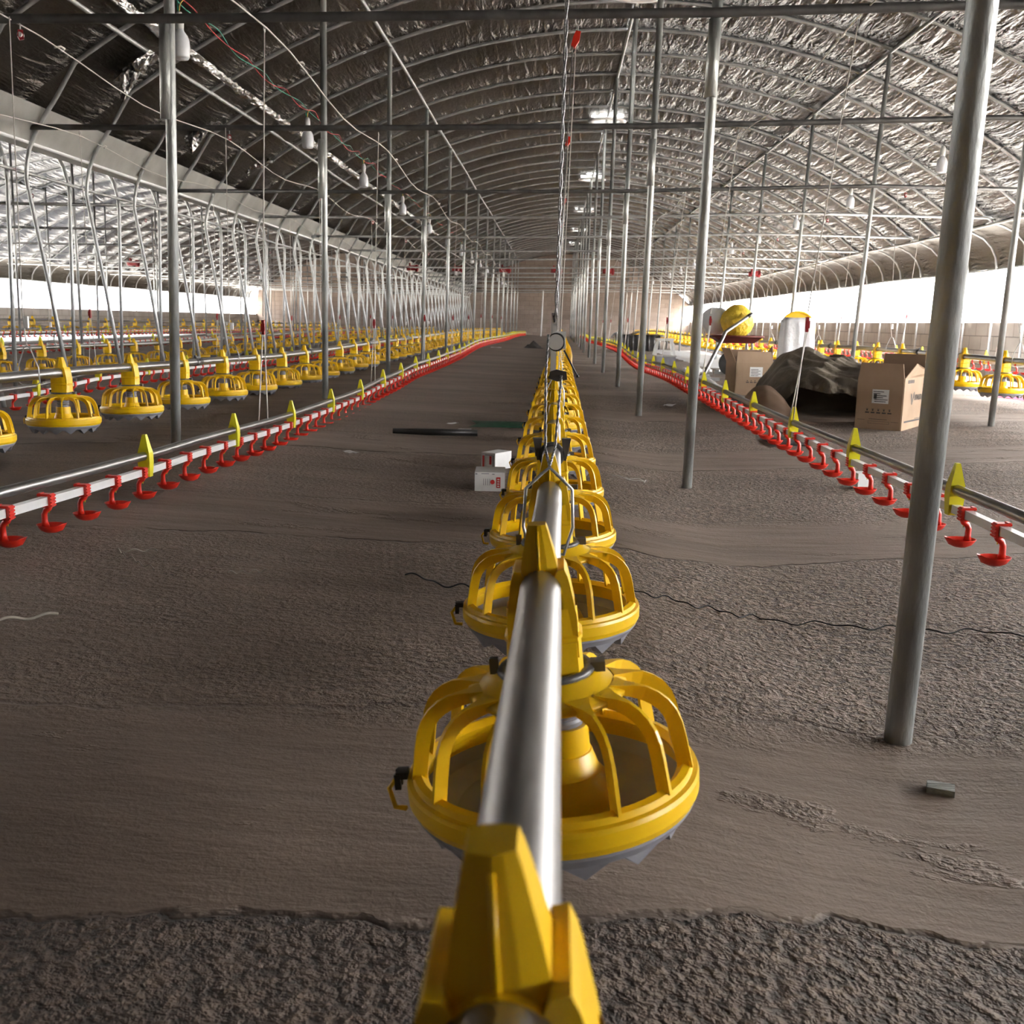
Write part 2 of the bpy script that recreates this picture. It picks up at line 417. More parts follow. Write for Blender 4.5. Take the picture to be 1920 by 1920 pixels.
sheet('side_film_right', MAT['foilskirt'], XC, 1, skirt_pts(), 'brown rolled film hanging over the right eave', sag=.03, seed=5)
sheet('side_film_left', MAT['foilskirt'], XL, -1, skirt_pts(), 'grey film hanging over the far left eave', sag=.03, seed=6)

# gutter between the bays
mb = MB()
gp = [(-.235, 2.09), (-.21, 2.09), (-.085, 1.885), (.085, 1.885), (.21, 2.09), (.235, 2.09), (.10, 1.868), (-.10, 1.868)]
mb.prism([(GX + a, b) for a, b in gp], Y0, Y1)
gut = tag(mb.build('gutter', MAT['gutter']), 'wide grey sheet metal roof gutter running between the two bays', 'gutter')
mb = MB(); mb.tube([(GX + .10, Y0, 1.856), (GX + .10, Y1, 1.856)], .012, 8); mb.build('flange', MAT['pvc'], gut)  # white colour stands in for light on the gutter's lower lip

# ------------------------------------------------------------------ arches
def arch_pts(xc, inner_sgn, slant):
    """from the foot at the gutter, over the ridge, to the foot at the outer wall"""
    s = inner_sgn                                    # direction (in x) from the ridge to the gutter
    P = []
    gx = GX - s * .07                                # leg top
    foot = gx - s * slant
    P.append((foot, zf(foot, 20) - .02)); P.append((foot + (gx - foot) * .5, .85)); P.append((gx, 1.60)); P.append((gx - s * .008, 1.70)); P.append((gx - s * .035, 1.81)); P.append((gx - s * .085, 1.92)); P.append((gx - s * .155, 2.03)); P.append((gx - s * .24, 2.14))
    d1 = 4.1
    n = 26
    for i in range(n + 1):
        d = d1 - (d1 + 4.675) * i / n
        P.append((xc + s * d, zc(abs(d))))
    e = zc(4.675)
    for t in (.2, .4, .6, .8, 1.):
        a = t * PI / 2
        P.append((xc - s * (4.66 + .5 * math.sin(a)), e - .02 - .48 * (1 - math.cos(a))))
    P.append((xc - s * 5.165, .9)); P.append((xc - s * 5.165, zf(xc - s * 5.165, 20) - .03))
    return P
YA = [1.75 + .95 * j for j in range(4, 47)]
for bay, xc, s, slant, txt in (('middle', XC, -1, .24, 'middle bay'), ('left', XL, 1, .05, 'left bay')):
    mb = MB(); mb.tube([(x, 0, z) for x, z in arch_pts(xc, s, slant)], .016, 8)
    me = mb.mesh('roof_arch', MAT['galv'])
    for i, y in enumerate(YA):
        o = link('roof_arch', me); o.location = (0, y, 0)
        if i < 24: tag(o, f'{ordn(i + 1)} curved steel roof arch from the front over the {txt}', 'roof arch', f'roof arches of the {txt}')
        else: tag(o, f'distant curved steel roof arch near the far end of the {txt}', 'roof arch', f'roof arches of the {txt}')

# purlins along the hall
def purlin(x, z, label, r=.0165, y0=3., mat='galv'):
    mb = MB(); mb.tube([(x, y0 + (Y1 - y0) * i / 30, z + .012 * math.sin(i * 1.3)) for i in range(31)], r, 8)
    tag(mb.build('roof_purlin', MAT[mat]), label, 'pipe', 'long pipes tying the roof arches')
purlin(XC, APEX - .035, 'long steel ridge pipe under the crown of the middle bay')
purlin(XC - 2.33, zc(2.33) - .035, 'long steel pipe carried by the left posts under the middle roof')
purlin(XC + 2.40, zc(2.40) - .035, 'long steel pipe carried by the right posts under the middle roof')
purlin(XC - 3.75, zc(3.75) - .03, 'long pipe along the shiny seam low on the dark left roof slope')
purlin(XC + 4.66, zc(4.66) - .03, 'long eave pipe above the brown rolled film on the right')
purlin(XC + 5.17, 1.47, 'thin pipe along the lower edge of the right side film', .012)
purlin(XL - 4.66, zc(4.66) - .03, 'long eave pipe at the far side of the left bay')
purlin(XL - 5.17, 1.47, 'thin pipe along the lower edge of the far left side film', .012)
purlin(XL - 2.4, zc(2.4) - .035, 'long pipe high under the far slope of the left bay')
purlin(GX + .02, 1.67, 'long thin pipe tying the paired legs below the gutter', .013)
purlin(XL - 3.7, zc(3.7) - .03, 'long pipe low under the far slope of the left bay')
# shiny foil seam strip beside the low pipe on the dark slope
mb = MB(); rr = random.Random(5)
def seam(u, v):
    y = 5. + 20 * v; d = 3.60 - .065 * u
    k = .008 * math.sin(y * 3.7 + u * 2) + .010 * rr.uniform(-1, 1)
    return (XC - d + k, y, zc(d) - .055 - .02 * math.sin(PI * u) - abs(k))
mb.grid(seam, 5, 330, smooth=False)
tag(mb.build('foil_strip', MAT['flap']), 'crumpled shiny foil strip along the seam of the dark left roof slope', 'foil')
# torn foil hanging by the gutter
for i, (y, x0, w, L_) in enumerate(((7.9, -3.05, .16, .50), (9.9, -3.25, .14, .40), (11.9, -3.3, .3, .20))):
    rr = random.Random(20 + i); mb = MB()
    def fl(u, v, y=y, x0=x0, w=w, L_=L_):
        a = rr.uniform(-1, 1)
        return (x0 - .25 * u + .02 * a + .03 * math.sin(v * 9), y + w * (v - .5) * (1 - .5 * u) + .03 * rr.uniform(-1, 1), zc(XC - x0) - .08 - L_ * .7 * u ** 1.2 * (.6 + .4 * math.sin(v * 7)) + .03 * a)
    mb.grid(fl, 9, 12, smooth=False)
    tag(mb.build('foil_flap', MAT['flap']), ['largest torn silver foil flap hanging above the gutter on the left', 'second torn silver foil flap hanging above the gutter', 'third small torn foil flap hanging above the gutter'][i], 'foil', 'torn foil flaps above the gutter')

# ridge vents
for i, y in enumerate(VENTS):
    t = empty('roof_vent', (XC, y, APEX - .06))
    tag(t, f'{ordn(i + 1)} round white roof vent from the front along the ridge', 'roof vent', 'round vents along the ridge')
    mb = MB(); mb.lathe([(.19, 0), (.28, -.012), (.285, -.025), (.19, -.03)], 28, closed=True); mb.build('brim', MAT['lucent'], t)
    mb = MB(); mb.lathe([(.19, -.03), (.19, .5), (.2, .5), (.2, -.03)], 28, closed=True); mb.build('collar', MAT['lucent'], t)
    mb = MB(); mb.lathe([(.0, .74), (.15, .72), (.28, .66), (.28, .65), (.0, .70)], 28); mb.build('rain_cap', MAT['lucent'], t)

# ------------------------------------------------------------------ posts and cross bars
FR = [1.75 + 2.85 * k for k in range(16)]       # frames
def post(x0, y, x1, z1, r, label, group, sleeve=None, mat='galvpost', dy=0.):
    z0 = zf(x0, y)
    t = empty('steel_post', (x0, y, z0)); tag(t, label, 'post', group)
    mb = MB(); mb.tube([(0, 0, -.03), ((x1 - x0) * .5, dy * .5, (z1 - z0) * .5), (x1 - x0, dy, z1 - z0)], r, 14); mb.build('pipe', MAT[mat], t)
    if sleeve:
        za, zb, ox = sleeve
        f = lambda z: (x1 - x0) * z / (z1 - z0)
        mb = MB(); mb.tube([(f(za - z0) + ox, -.012, za - z0), (f(zb - z0) + ox, -.012, zb - z0)], r * 1.12, 14)
        mb.build('sleeve', MAT[mat], t)
    return t
G = 'upright steel posts in the middle bay'
jit = random.Random(11)
for k in range(16):                             # right of the middle feeder line
    y = FR[k]
    x = .643 if k == 0 else .622 + jit.uniform(-.02, .02)
    top = zc(.02) - .05
    sl = None if k == 0 else (1.62, 1.93, -.008)
    lab = 'nearest thick weathered steel post right of the middle feeder line' if k == 0 else f'{ordn(k + 1)} steel post from the front, right of the middle feeder line'
    post(x, y + .02, x + (.07 if k == 0 else .045), top, .0245 if k == 0 else .0225, lab, G, sl)
for k in range(1, 16):                          # left row
    y = FR[k]; x = -1.715 + jit.uniform(-.03, .03)
    post(x, y, -1.655, zc(2.33) - .05, .0225, f'{ordn(k)} steel post from the front beside the left feeder line', G, (1.50, 1.90, -.016) if k < 5 else None)
for k in range(2, 16):                          # right row
    y = FR[k]; x = (3.03 if k == 2 else 2.93) + jit.uniform(-.02, .02)
    post(x, y - (.3 if k == 2 else 0), XC + 2.40 + (.02 if k == 2 else 0), zc(2.4) - .05, .021, f'{ordn(k - 1)} steel post from the front beside the right feeder line', G)
for x, nm in ((-6.2, 'nearest the gutter'), (-8.475, 'under the ridge'), (-10.8, 'nearest the far side')):
    for k in range(2 if x > -7 else 4, 16):
        post(x + jit.uniform(-.05, .05), FR[k], x + .03, zc(abs(x - XL)) - .04, .018, f'{ordn(k - (1 if x > -7 else 3))} thin post from the front, left bay row {nm}', 'upright steel posts in the left bay', mat='galv')
# cross bars: slightly higher towards the right, as hung
for k in range(1, 16):
    y = FR[k] - .035
    mb = MB(); zz = [1.905, 1.97, 1.885, 1.92, 1.91][k - 1] if k < 6 else 1.90 + jit.uniform(-.02, .02)
    mb.tube([(-3.8, y, zz - .015), (-1.7, y, zz), (.62, y, zz + .04), (3., y, zz + .12), (5.42, y, zz + .10)], .02 if k < 3 else .018, 10)
    tag(mb.build('cross_bar', MAT['galvdark'] if k < 4 else MAT['galv']), f'{ordn(k)} horizontal steel cross bar from the front spanning the middle bay', 'cross bar', 'cross bars of the middle bay')
for k in range(2, 16):
    y = FR[k] - .035; mb = MB(); zz = 1.74 + jit.uniform(-.02, .02)
    mb.tube([(-13.2, y, zz + .08), (-8.5, y, zz), (-3.98, y, zz - .01)], .016, 8)
    tag(mb.build('cross_bar', MAT['galv']), f'{ordn(k - 1)} horizontal steel cross bar from the front spanning the left bay', 'cross bar', 'cross bars of the left bay')

# ------------------------------------------------------------------ feeder pans (origin on the pipe axis)
def hood_mb(mb, n=8, mi=0):
    b = [(-.022, -.022), (-.010, -.0265), (0, -.028), (.010, -.0265), (.022, -.022), (.022, .022), (.010, .0265), (-.010, .0265), (-.022, .022)]
    lv = [(.006, 1.), (.012, 1.), (.040, .76), (.064, .52), (.070, .44)]
    vs = []
    for z, s in lv: vs += [(x * s, y * s, z) for x, y in b]
    k = len(b); fs = []
    for i in range(len(lv) - 1):
        for j in range(k): fs.append((i * k + j, i * k + (j + 1) % k, (i + 1) * k + (j + 1) % k, (i + 1) * k + j))
    fs.append(list(range((len(lv) - 1) * k, len(lv) * k)))
    mb.add(vs, fs, mi)
    mb.tube([(0, -.029, .008), (0, -.0215, .040), (0, -.0148, .064)], .0016, 6, mi)     # moulded centre ridge
def saddle_mb(mb, mi=0, na=10):
    r = .0232
    P = [(-.038, -.075), (-.038, -.030), (-.031, .014), (-.027, .024), (-.020, .024), (-.018, .016), (.018, .016), (.020, .024), (.027, .024), (.031, .014), (.038, -.030), (.038, -.075), (r, -.075)]
    P += [(r * math.cos(PI * i / na), r * math.sin(PI * i / na)) for i in range(na + 1)]
    P += [(-r, -.075)]
    # split into left/right strips so the faces stay simple
    out = [p for p in P[:12]]
    inn = [(-r, -.075)] + [(r * math.cos(PI - PI * i / na), r * math.sin(PI - PI * i / na)) for i in range(na + 1)] + [(r, -.075)]
    import bisect
    def resample(pl, n):
        L_ = [0.]
        for a, b in zip(pl, pl[1:]): L_.append(L_[-1] + math.dist(a, b))
        o = []
        for i in range(n):
            t = L_[-1] * i / (n - 1); j = min(max(bisect.bisect_right(L_, t) - 1, 0), len(pl) - 2)
            q = (t - L_[j]) / max(L_[j + 1] - L_[j], 1e-9); o.append((pl[j][0] + (pl[j + 1][0] - pl[j][0]) * q, pl[j][1] + (pl[j + 1][1] - pl[j][1]) * q))
        return o
    n = 33; A = resample(out, n); B = resample(inn, n)
    for y0, y1 in ((-.030, .030),):
        vs = [(x, y0, z) for x, z in A] + [(x, y0, z) for x, z in B] + [(x, y1, z) for x, z in A] + [(x, y1, z) for x, z in B]
        fs = []
        for i in range(n - 1):
            fs += [(i, i + 1, n + i + 1, n + i), (2 * n + i + 1, 2 * n + i, 3 * n + i, 3 * n + i + 1), (i + 1, i, 2 * n + i, 2 * n + i + 1), (n + i, n + i + 1, 3 * n + i + 1, 3 * n + i)]
        mb.add(vs, fs, mi)
def neck_mb(mb, mi=0):
    lv = [(-.020, .0385), (-.050, .0395), (-.052, .043), (-.056, .043), (-.058, .041), (-.108, .043)]
    b = []
    for i in range(16):
        a = 2 * PI * i / 16; c, s_ = math.cos(a), math.sin(a)
        q = (abs(c) ** 5 + abs(s_) ** 5) ** (-1 / 5.); b.append((c * q, s_ * q * .86))
    vs = []
    for z, w in lv: vs += [(x * w, y * w, z) for x, y in b]
    k = 16; fs = []
    for i in range(len(lv) - 1):
        for j in range(k): fs.append((i * k + j, i * k + (j + 1) % k, (i + 1) * k + (j + 1) % k, (i + 1) * k + j))
    mb.add(vs, fs, mi)
RIB = [(.074, -.113), (.086, -.116), (.098, -.118), (.110, -.121), (.121, -.126), (.130, -.133), (.137, -.142), (.142, -.154), (.1455, -.170), (.1485, -.188), (.1515, -.206)]
def ribs_mb(mb, nr=14, mi=0, hw=.0082, ht=.0022, detail=True):
    pts = RIB if detail else RIB[::2]
    if not detail: pts = [RIB[0], RIB[3], RIB[6], RIB[10]]
    for k in range(nr):
        a = 2 * PI * (k + .5) / nr; ca, sa = math.cos(a), math.sin(a)
        vs = []; n = len(pts)
        for i in range(n):
            p, q = pts[max(i - 1, 0)], pts[min(i + 1, n - 1)]
            tx, tz = q[0] - p[0], q[1] - p[1]; l = math.hypot(tx, tz); nx, nz_ = -tz / l, tx / l
            w = hw * (.55 + .15 * min(i, 3) if detail else 1.)
            for s1, s2 in ((1, 1), (1, -1), (-1, -1), (-1, 1)):
                r = pts[i][0] + nx * w * s1 * -1; z = pts[i][1] + nz_ * w * s1 * -1; t = (ht + (.012 * max(0, 1 - i / 3.2) ** 1.6 if detail else 0)) * s2
                vs.append((r * ca - t * sa, r * sa + t * ca, z))
        fs = []
        for i in range(n - 1):
            for j in range(4): fs.append((i * 4 + j, i * 4 + (j + 1) % 4, i * 4 + 4 + (j + 1) % 4, i * 4 + 4 + j))
        fs.append((n * 4 - 4, n * 4 - 3, n * 4 - 2, n * 4 - 1))
        mb.add(vs, fs, mi)
RIM = [(.141, -.208), (.149, -.201), (.157, -.203), (.1585, -.210), (.164, -.211), (.1655, -.216), (.165, -.232), (.161, -.240), (.153, -.240), (.146, -.218)]
HUB = [(.048, -.097), (.056, -.099), (.066, -.106), (.080, -.111), (.090, -.116), (.089, -.121), (.076, -.124), (.058, -.118), (.048, -.108)]
BOWL = [(.160, -.230), (.160, -.244), (.152, -.255), (.118, -.263), (.0, -.264)]
BOWLI = [(.0, -.257), (.112, -.256), (.143, -.249), (.152, -.232), (.160, -.230)]
CONE = [(.064, -.257), (.0625, -.243), (.056, -.230), (.044, -.216), (.0425, -.2155), (.0345, -.192), (.0325, -.1915), (.0315, -.160), (.0265, -.160), (.0265, -.17)]
TUBE = [(.0255, -.162)] + [q for i in range(6) for q in ((.0262, -.158 + i * .009), (.0275, -.1545 + i * .009), (.0262, -.151 + i * .009), (.0245, -.150 + i * .009))] + [(.024, -.1)]
def teeth_mb(mb, n=14, mi=0):
    for k in range(n):
        a = 2 * PI * k / n; M = Matrix.Rotation(a, 4, 'Z')
        vs = [M @ Vector(p) for p in ((.122, -.022, -.262), (.148, -.026, -.255), (.148, .026, -.255), (.122, .022, -.262), (.128, 0, -.277), (.139, 0, -.277))]
        mb.add(vs, [(0, 1, 5, 4), (1, 2, 5), (2, 3, 4, 5), (3, 0, 4)], mi)
def part_meshes():
    P = {}
    mb = MB(); hood_mb(mb); P['hood'] = mb.mesh('hood', MAT['yellow'])
    mb = MB(); saddle_mb(mb); neck_mb(mb); P['neck'] = mb.mesh('neck', MAT['yellow'])
    mb = MB(); mb.lathe([(.044, -.092), (.052, -.091), (.055, -.096), (.052, -.101), (.044, -.100)], 28, closed=True)
    mb.box((.058, 0, -.094), (.016, .018, .011)); mb.box((-.058, .004, -.091), (.010, .008, .018)); P['collar'] = mb.mesh('collar', MAT['dark_clip'])
    mb = MB(); mb.lathe(HUB, 42, closed=True); ribs_mb(mb); mb.lathe(RIM, 72, closed=True, sharp=True)
    P['grille'] = mb.mesh('grille', MAT['yellow'])
    mb = MB(); mb.lathe(BOWL, 64, sharp=True); mb.lathe(BOWLI, 64, sharp=True); teeth_mb(mb); P['pan'] = mb.mesh('pan', MAT['grey_plastic'])
    mb = MB(); mb.lathe(CONE[:4], 40); mb.lathe(CONE[3:], 40, sharp=True); P['cone'] = mb.mesh('cone', MAT['yellow'])
    mb = MB(); mb.lathe(TUBE, 32, sharp=True); P['tube'] = mb.mesh('tube', MAT['grey_plastic'])
    mb = MB(); mb.box((-.170, -.012, -.208), (.013, .018, .008), 0); mb.box((-.175, -.019, -.215), (.007, .005, .018), 0); mb.box((-.175, -.005, -.215), (.007, .005, .018), 0)
    mb.tube([(-.172, -.016, -.206), (-.185, -.020, -.222), (-.178, -.030, -.240), (-.165, -.034, -.240)], .003, 6, 1); P['latch'] = mb.mesh('latch', [MAT['black'], MAT['yellow']])
    return P
PM = part_meshes()
mb = MB()
hood_mb(mb); saddle_mb(mb, na=6)
mb.lathe([(.040, -.03), (.042, -.108)], 8, a0=PI / 8, smooth=False)
mb.lathe([(.044, -.09), (.054, -.093), (.054, -.099), (.044, -.102)], 12, 1)
mb.lathe(HUB[:5] + HUB[6:7], 18, closed=True); ribs_mb(mb, detail=False); mb.lathe([RIM[0], RIM[1], RIM[4], RIM[6], RIM[8]], 24, closed=True)
mb.lathe(BOWL, 24, 2); teeth_mb(mb, mi=2); mb.lathe(BOWLI, 24, 2); mb.lathe([CONE[0], CONE[2], CONE[4], CONE[8]], 12); mb.lathe([(.026, -.16), (.026, -.1)], 10, 2)
FARPAN = mb.mesh('feeder_pan', [MAT['yellow'], MAT['dark_clip'], MAT['grey_plastic']])
def feeder_pan(x, y, z, label, group, near, rz=0., tilt=0., inner=0.):
    if near:
        t = empty('feeder_pan', (x, y, z)); t.rotation_euler = (0, tilt, 0)
        for n in ('hood', 'neck', 'collar', 'grille', 'pan', 'cone', 'tube', 'latch'):
            o = link(n, PM[n], t)
            if n in ('cone', 'tube') and inner: o.location = (inner, 0, 0)
            if n in ('grille', 'pan', 'latch', 'collar'): o.rotation_euler = (0, 0, rz)
    else:
        t = link('feeder_pan', FARPAN); t.location = (x, y, z)
    tag(t, label, 'feeder', group); return t
def pipe_line(fx, fz, y0, y1, r, n=8, step=.75, sq=False):
    k = max(2, int((y1 - y0) / step)); mb = MB()
    mb.tube([(fx(y0 + (y1 - y0) * i / k), y0 + (y1 - y0) * i / k, fz(y0 + (y1 - y0) * i / k)) for i in range(k + 1)], r, n, sq=sq)
    return mb
FEED = [
    # key, x(y), z(y), first pan, spacing, y start of pipe, near limit, wording
    ('mid', [(-1, -.016), (.36, -.013), (1.1, -.009), (1.9, -.003), (4, .004), (9, .02), (20, .15), (46, .26)], [(-1, .45), (.36, .402), (1.08, .379), (1.84, .359), (2.6, .340), (3.4, .328), (9, .335), (20, .35), (46, .30)], None, .755, -.8, 11., 'on the middle line'),
    ('left', [(-1, -2.3), (46, -2.3)], [(0, .41), (4.6, .392), (6.2, .372), (8.8, .345), (14, .37), (24, .40), (46, .32)], 3.90, .775, 2.4, 13., 'on the left line by the posts'),
    ('gutter', [(0, -5.2), (46, -5.2)], [(0, .32), (10, .315), (13, .30), (24, .38), (46, .33)], 9.42, .765, 6., 13.2, 'on the line behind the gutter legs'),
    ('far', [(0, -9.5), (46, -9.5)], [(0, .52), (18, .53), (22, .50), (46, .42)], 17.6, .76, 12., 0., 'on the line far across the left bay'),
    ('right', [(0, 3.35), (46, 3.35)], [(0, .46), (7, .45), (10, .455), (16, .42), (24, .40), (34, .43), (46, .33)], 7.02, .76, 5., 11., 'on the right line by the block wall'),
]
PIPEZ = {}
for key, fx, fz, first, sp, ys, nearlim, words in FEED:
    X = (lambda t: (lambda y: lerp(t, y)))(fx); Z = (lambda t: (lambda y: lerp(t, y)))(fz); PIPEZ[key] = (X, Z)
    o = pipe_line(X, Z, ys, 44.6, .0225, 24 if key == 'mid' else 14, .19 if key == 'mid' else .5).build('feed_pipe', MAT['steel'])
    tag(o, f'long steel feed pipe {words}', 'pipe', 'steel feed pipes')
    ysl = [.355, 1.085] + [1.085 + .755 * i for i in range(1, 58)] if key == 'mid' else [first + sp * i for i in range(80)]
    ysl = [y for y in ysl if y < 44.4]
    for i, y in enumerate(ysl):
        near = y < nearlim
        if i < 24: lab = f'{ordn(i + 1)} yellow feeder pan from the front {words}'
        else: lab = f'distant yellow feeder pan near the far end {words}'
        rz = random.uniform(-.12, .12) if key != 'mid' else [0, 0, .05, -.1, .15][i % 5]
        feeder_pan(X(y), y, Z(y), lab, f'yellow pans {words}', near, rz, (-.085 if i < 2 else -.035) if key == 'mid' else random.uniform(-.012, .012), .012 if key == 'mid' and i == 1 else 0.)
    # black pipe couplings
    for i, y in enumerate([ysl[0] + 2.25 + 3.05 * j + .35 for j in range(5)]):
        if key in ('left', 'right'):
            mb = MB(); mb.lathe([(.0228, -.05), (.0265, -.05), (.0265, .05), (.0228, .05)], 16, closed=True)
            mb.box((0, .028, .0), (.02, .012, .07)); mb.box((0, .036, .03), (.012, .012, .02))
            o = mb.build('pipe_coupling', MAT['dark_clip']); o.location = (X(y), y, Z(y)); o.rotation_euler = (PI / 2, 0, 0)
            tag(o, f'{ordn(i + 1)} dark coupling from the front clamped round the {key} feed pipe', 'coupling', f'couplings on the {key} feed pipe')

# ------------------------------------------------------------------ drinker lines
def cup_mesh(side, detail):
    """side = +1: the cup leans towards +x. origin on the white pipe axis"""
    n = 16 if detail else 8
    mb = MB(); s = side
    # ribbed clamp round the square pipe
    mb.box((s * .0155, 0, 0), (.007, .024, .034)); mb.box((0, 0, .0150), (.034, .024, .006))
    if detail:
        for i in range(4): mb.box((s * .0200, 0, -.0125 + i * .0085), (.004, .024, .0045))
        mb.box((-s * .012, 0, .018), (.008, .020, .004))
    mb.box((s * .006, 0, -.0155), (.022, .020, .005))
    # stem with an S bend, then the dish
    p = [(s * .012, 0, -.014), (s * .008, 0, -.021), (-s * .002, 0, -.028), (-s * .006, 0, -.037), (-s * .006, 0, -.056), (-s * .005, 0, -.072)]
    mb.tube(p, [.0068, .0075, .0078, .0078, .0082, .011], 8 if detail else 5)
    prof = [(.0, -.086), (.014, -.0855), (.027, -.079), (.0365, -.066), (.0375, -.064), (.036, -.0645), (.026, -.073), (.0, -.077)]
    b = len(mb.v); mb.lathe(prof, n, c=(0, 0, 0))
    for i in range(b, len(mb.v)):                      # pear shaped dish with a pointed lip
        x, y, z = mb.v[i]; r = math.hypot(x, y); a = math.atan2(y, x * s)
        k = 1 + .16 * max(0, math.cos(a)) ** 6
        mb.v[i] = (x * k + s * .010, y * .86, z + (.004 * (r / .036) ** 2 if r > .03 and math.cos(a) > .8 else 0))
    return mb
def clip_mesh():
    mb = MB()
    prof = [(-.026, -.006), (-.026, .030), (-.021, .062), (-.007, .108), (.007, .108), (.021, .062), (.026, .030), (.026, -.006)]
    lv = [(-.018, .017, .013), (.032, .020, .018), (.062, .0185, .017), (.085, .013, .013), (.120, .0055, .007)]
    vs = []
    for z, a, b in lv: vs += [(-a, -b, z), (a, -b, z), (a, b, z), (-a, b, z)]
    fs = []
    for i in range(len(lv) - 1):
        for j in range(4): fs.append((i * 4 + j, i * 4 + (j + 1) % 4, i * 4 + 4 + (j + 1) % 4, i * 4 + 4 + j))
    fs += [(0, 3, 2, 1), (16, 17, 18, 19)]
    mb.add(vs, fs); return mb
CLIP = clip_mesh().mesh('clip', MAT['yellow_clip'])
mbn = MB(); mbn.tube([(.0, 0, -.014), (.0, 0, -.028)], .0035, 8); mbn.tube([(.0, 0, -.028), (.0, 0, -.034)], .0015, 6)
NIP = mbn.mesh('nipple', MAT['yellow_clip'])
CUPS = {(s, d): cup_mesh(s, d).mesh('drinker_cup', MAT['red']) for s in (1, -1) for d in (True, False)}
DRINK = [
    # key, x, side, z table of the white pipe, first cup y, start y, detailed until, wording
    ('left', -1.33, 1, [(2.2, .186), (3.3, .160), (5.2, .130), (6.6, .128), (8, .16), (10, .20), (14, .215), (19, .27), (30, .25), (38, .2), (46, .15)], 2.37, 1.9, 9., 'red cup drinker line left of the middle feeders'),
    ('right', 1.07, -1, [(2.2, .200), (4.4, .195), (7.6, .215), (9.4, .225), (12.9, .19), (17.3, .245), (24, .22), (32, .16), (46, .10)], 2.40, 1.9, 9., 'red cup drinker line right of the middle feeders'),
    ('gutter', -3.42, 1, [(0, .14), (6.4, .135), (7.6, .185), (12, .17), (20, .22), (46, .15)], 6.3, 5.2, 9., 'red cup drinker line in front of the gutter legs'),
    ('behind', -6.5, 1, [(0, .25), (14, .25), (25, .27), (46, .2)], 10.6, 9., 0, 'red cup drinker line second into the left bay'),
    ('far', -8.9, 1, [(0, .34), (16, .34), (20, .32), (46, .25)], 16.2, 12., 0, 'red cup drinker line far across the left bay'),
    ('wall', 4.35, -1, [(0, .36), (9, .35), (16, .33), (30, .28), (46, .22)], 8.4, 6., 0, 'red cup drinker line beside the right block wall'),
]
DZ = {}
for key, x, side, tab, y0, ys, det, words in DRINK:
    Z = (lambda t: (lambda y: lerp(t, y)))(tab); wob = (lambda k: (lambda y: .05 * math.sin(y * .33 + k) * sstep(9, 16, y)))(x)
    X = (lambda x_, w: (lambda y: x_ + w(y)))(x, wob); DZ[key] = (X, Z)
    t = empty('drinker_line', (x, ys, Z(ys))); off = Vector((x, ys, Z(ys)))
    tag(t, words, 'drinker', 'drinker lines')
    def put(o, p): o.location = Vector(p) - off
    mb = pipe_line(X, Z, ys, 45.2, .0155, 4, .45, True); o = mb.build('water_pipe', MAT['pvc'], t); o.location = -off
    mb = pipe_line(X, lambda y: Z(y) + .050, ys, 45.2, .0145, 12, .45); o = mb.build('support_pipe', MAT['steel'], t); o.location = -off
    n = int((44.9 - y0) / .205); rest = MB()
    for i in range(n):
        y = y0 + .205 * i; p = (X(y), y, Z(y))
        if i < 100:
            o = link('drinker_cup', CUPS[(side, y < det)], t); put(o, p)
            if y < 7 and det:
                q = link('nipple', NIP, o); q.location = (side * .008, 0, 0)
        else:
            me = CUPS[(side, False)]
            b = [(v.co.x + p[0], v.co.y + p[1], v.co.z + p[2]) for v in me.vertices]
            rest.add(b, [list(f.vertices) for f in me.polygons], 0)
    if rest.v:
        o = rest.build('distant_cups', MAT['red'], t); o.location = -off; o['kind'] = 'stuff'
    y = y0 + (.87 if key == 'left' else .30)
    while y < 44.5:
        o = link('clip', CLIP, t); put(o, (X(y), y, Z(y))); y += .93

# ------------------------------------------------------------------ hoists: cords, hangers, pulleys, winches
def barz(k, x):
    zz = [1.905, 1.97, 1.885, 1.92, 1.91][k - 1] if k < 6 else 1.90
    return zz + (-.015 if x < -2.5 else 0 if x < 0 else .045 if x < 2 else .11)
def hoist(key, k, x1, x0, y, ztop, zbot, label, group, adj=.62, red=True):
    t = empty('hoist_string', (x1, y, ztop)); tag(t, label, 'cord', group)
    L_ = lambda p: (p[0] - x1, p[1] - y, p[2] - ztop)
    za = zbot + (adj - .22)
    xa = x1 + (x0 - x1) * (ztop - za) / (ztop - zbot)
    mb = MB(); mb.tube([L_((x1, y, ztop)), L_((xa, y, za + .08))], .0028, 6); mb.build('cord', MAT['cord'], t)
    mb = MB()
    for s in (-1, 1): mb.tube([L_((xa + s * .004, y, za)), L_((x0 + s * .005, y + s * .055, zbot + .012))], .0028, 6)
    mb.build('loop', MAT['cord'], t)
    if red:
        mb = MB(); mb.box(L_((xa, y, za + .03)), (.012, .018, .065)); mb.box(L_((xa, y - .010, za + .03)), (.019, .008, .032)); mb.build('adjuster', MAT['dkred'], t)
    mb = MB(); c = L_((x1, y, ztop)); mb.tube([(c[0], c[1] + .012 * math.cos(a), c[2] + .012 * math.sin(a)) for a in [2 * PI * i / 10 for i in range(10)]], .0025, 5, closed=True); mb.build('hook', MAT['galv'], t)
    return t
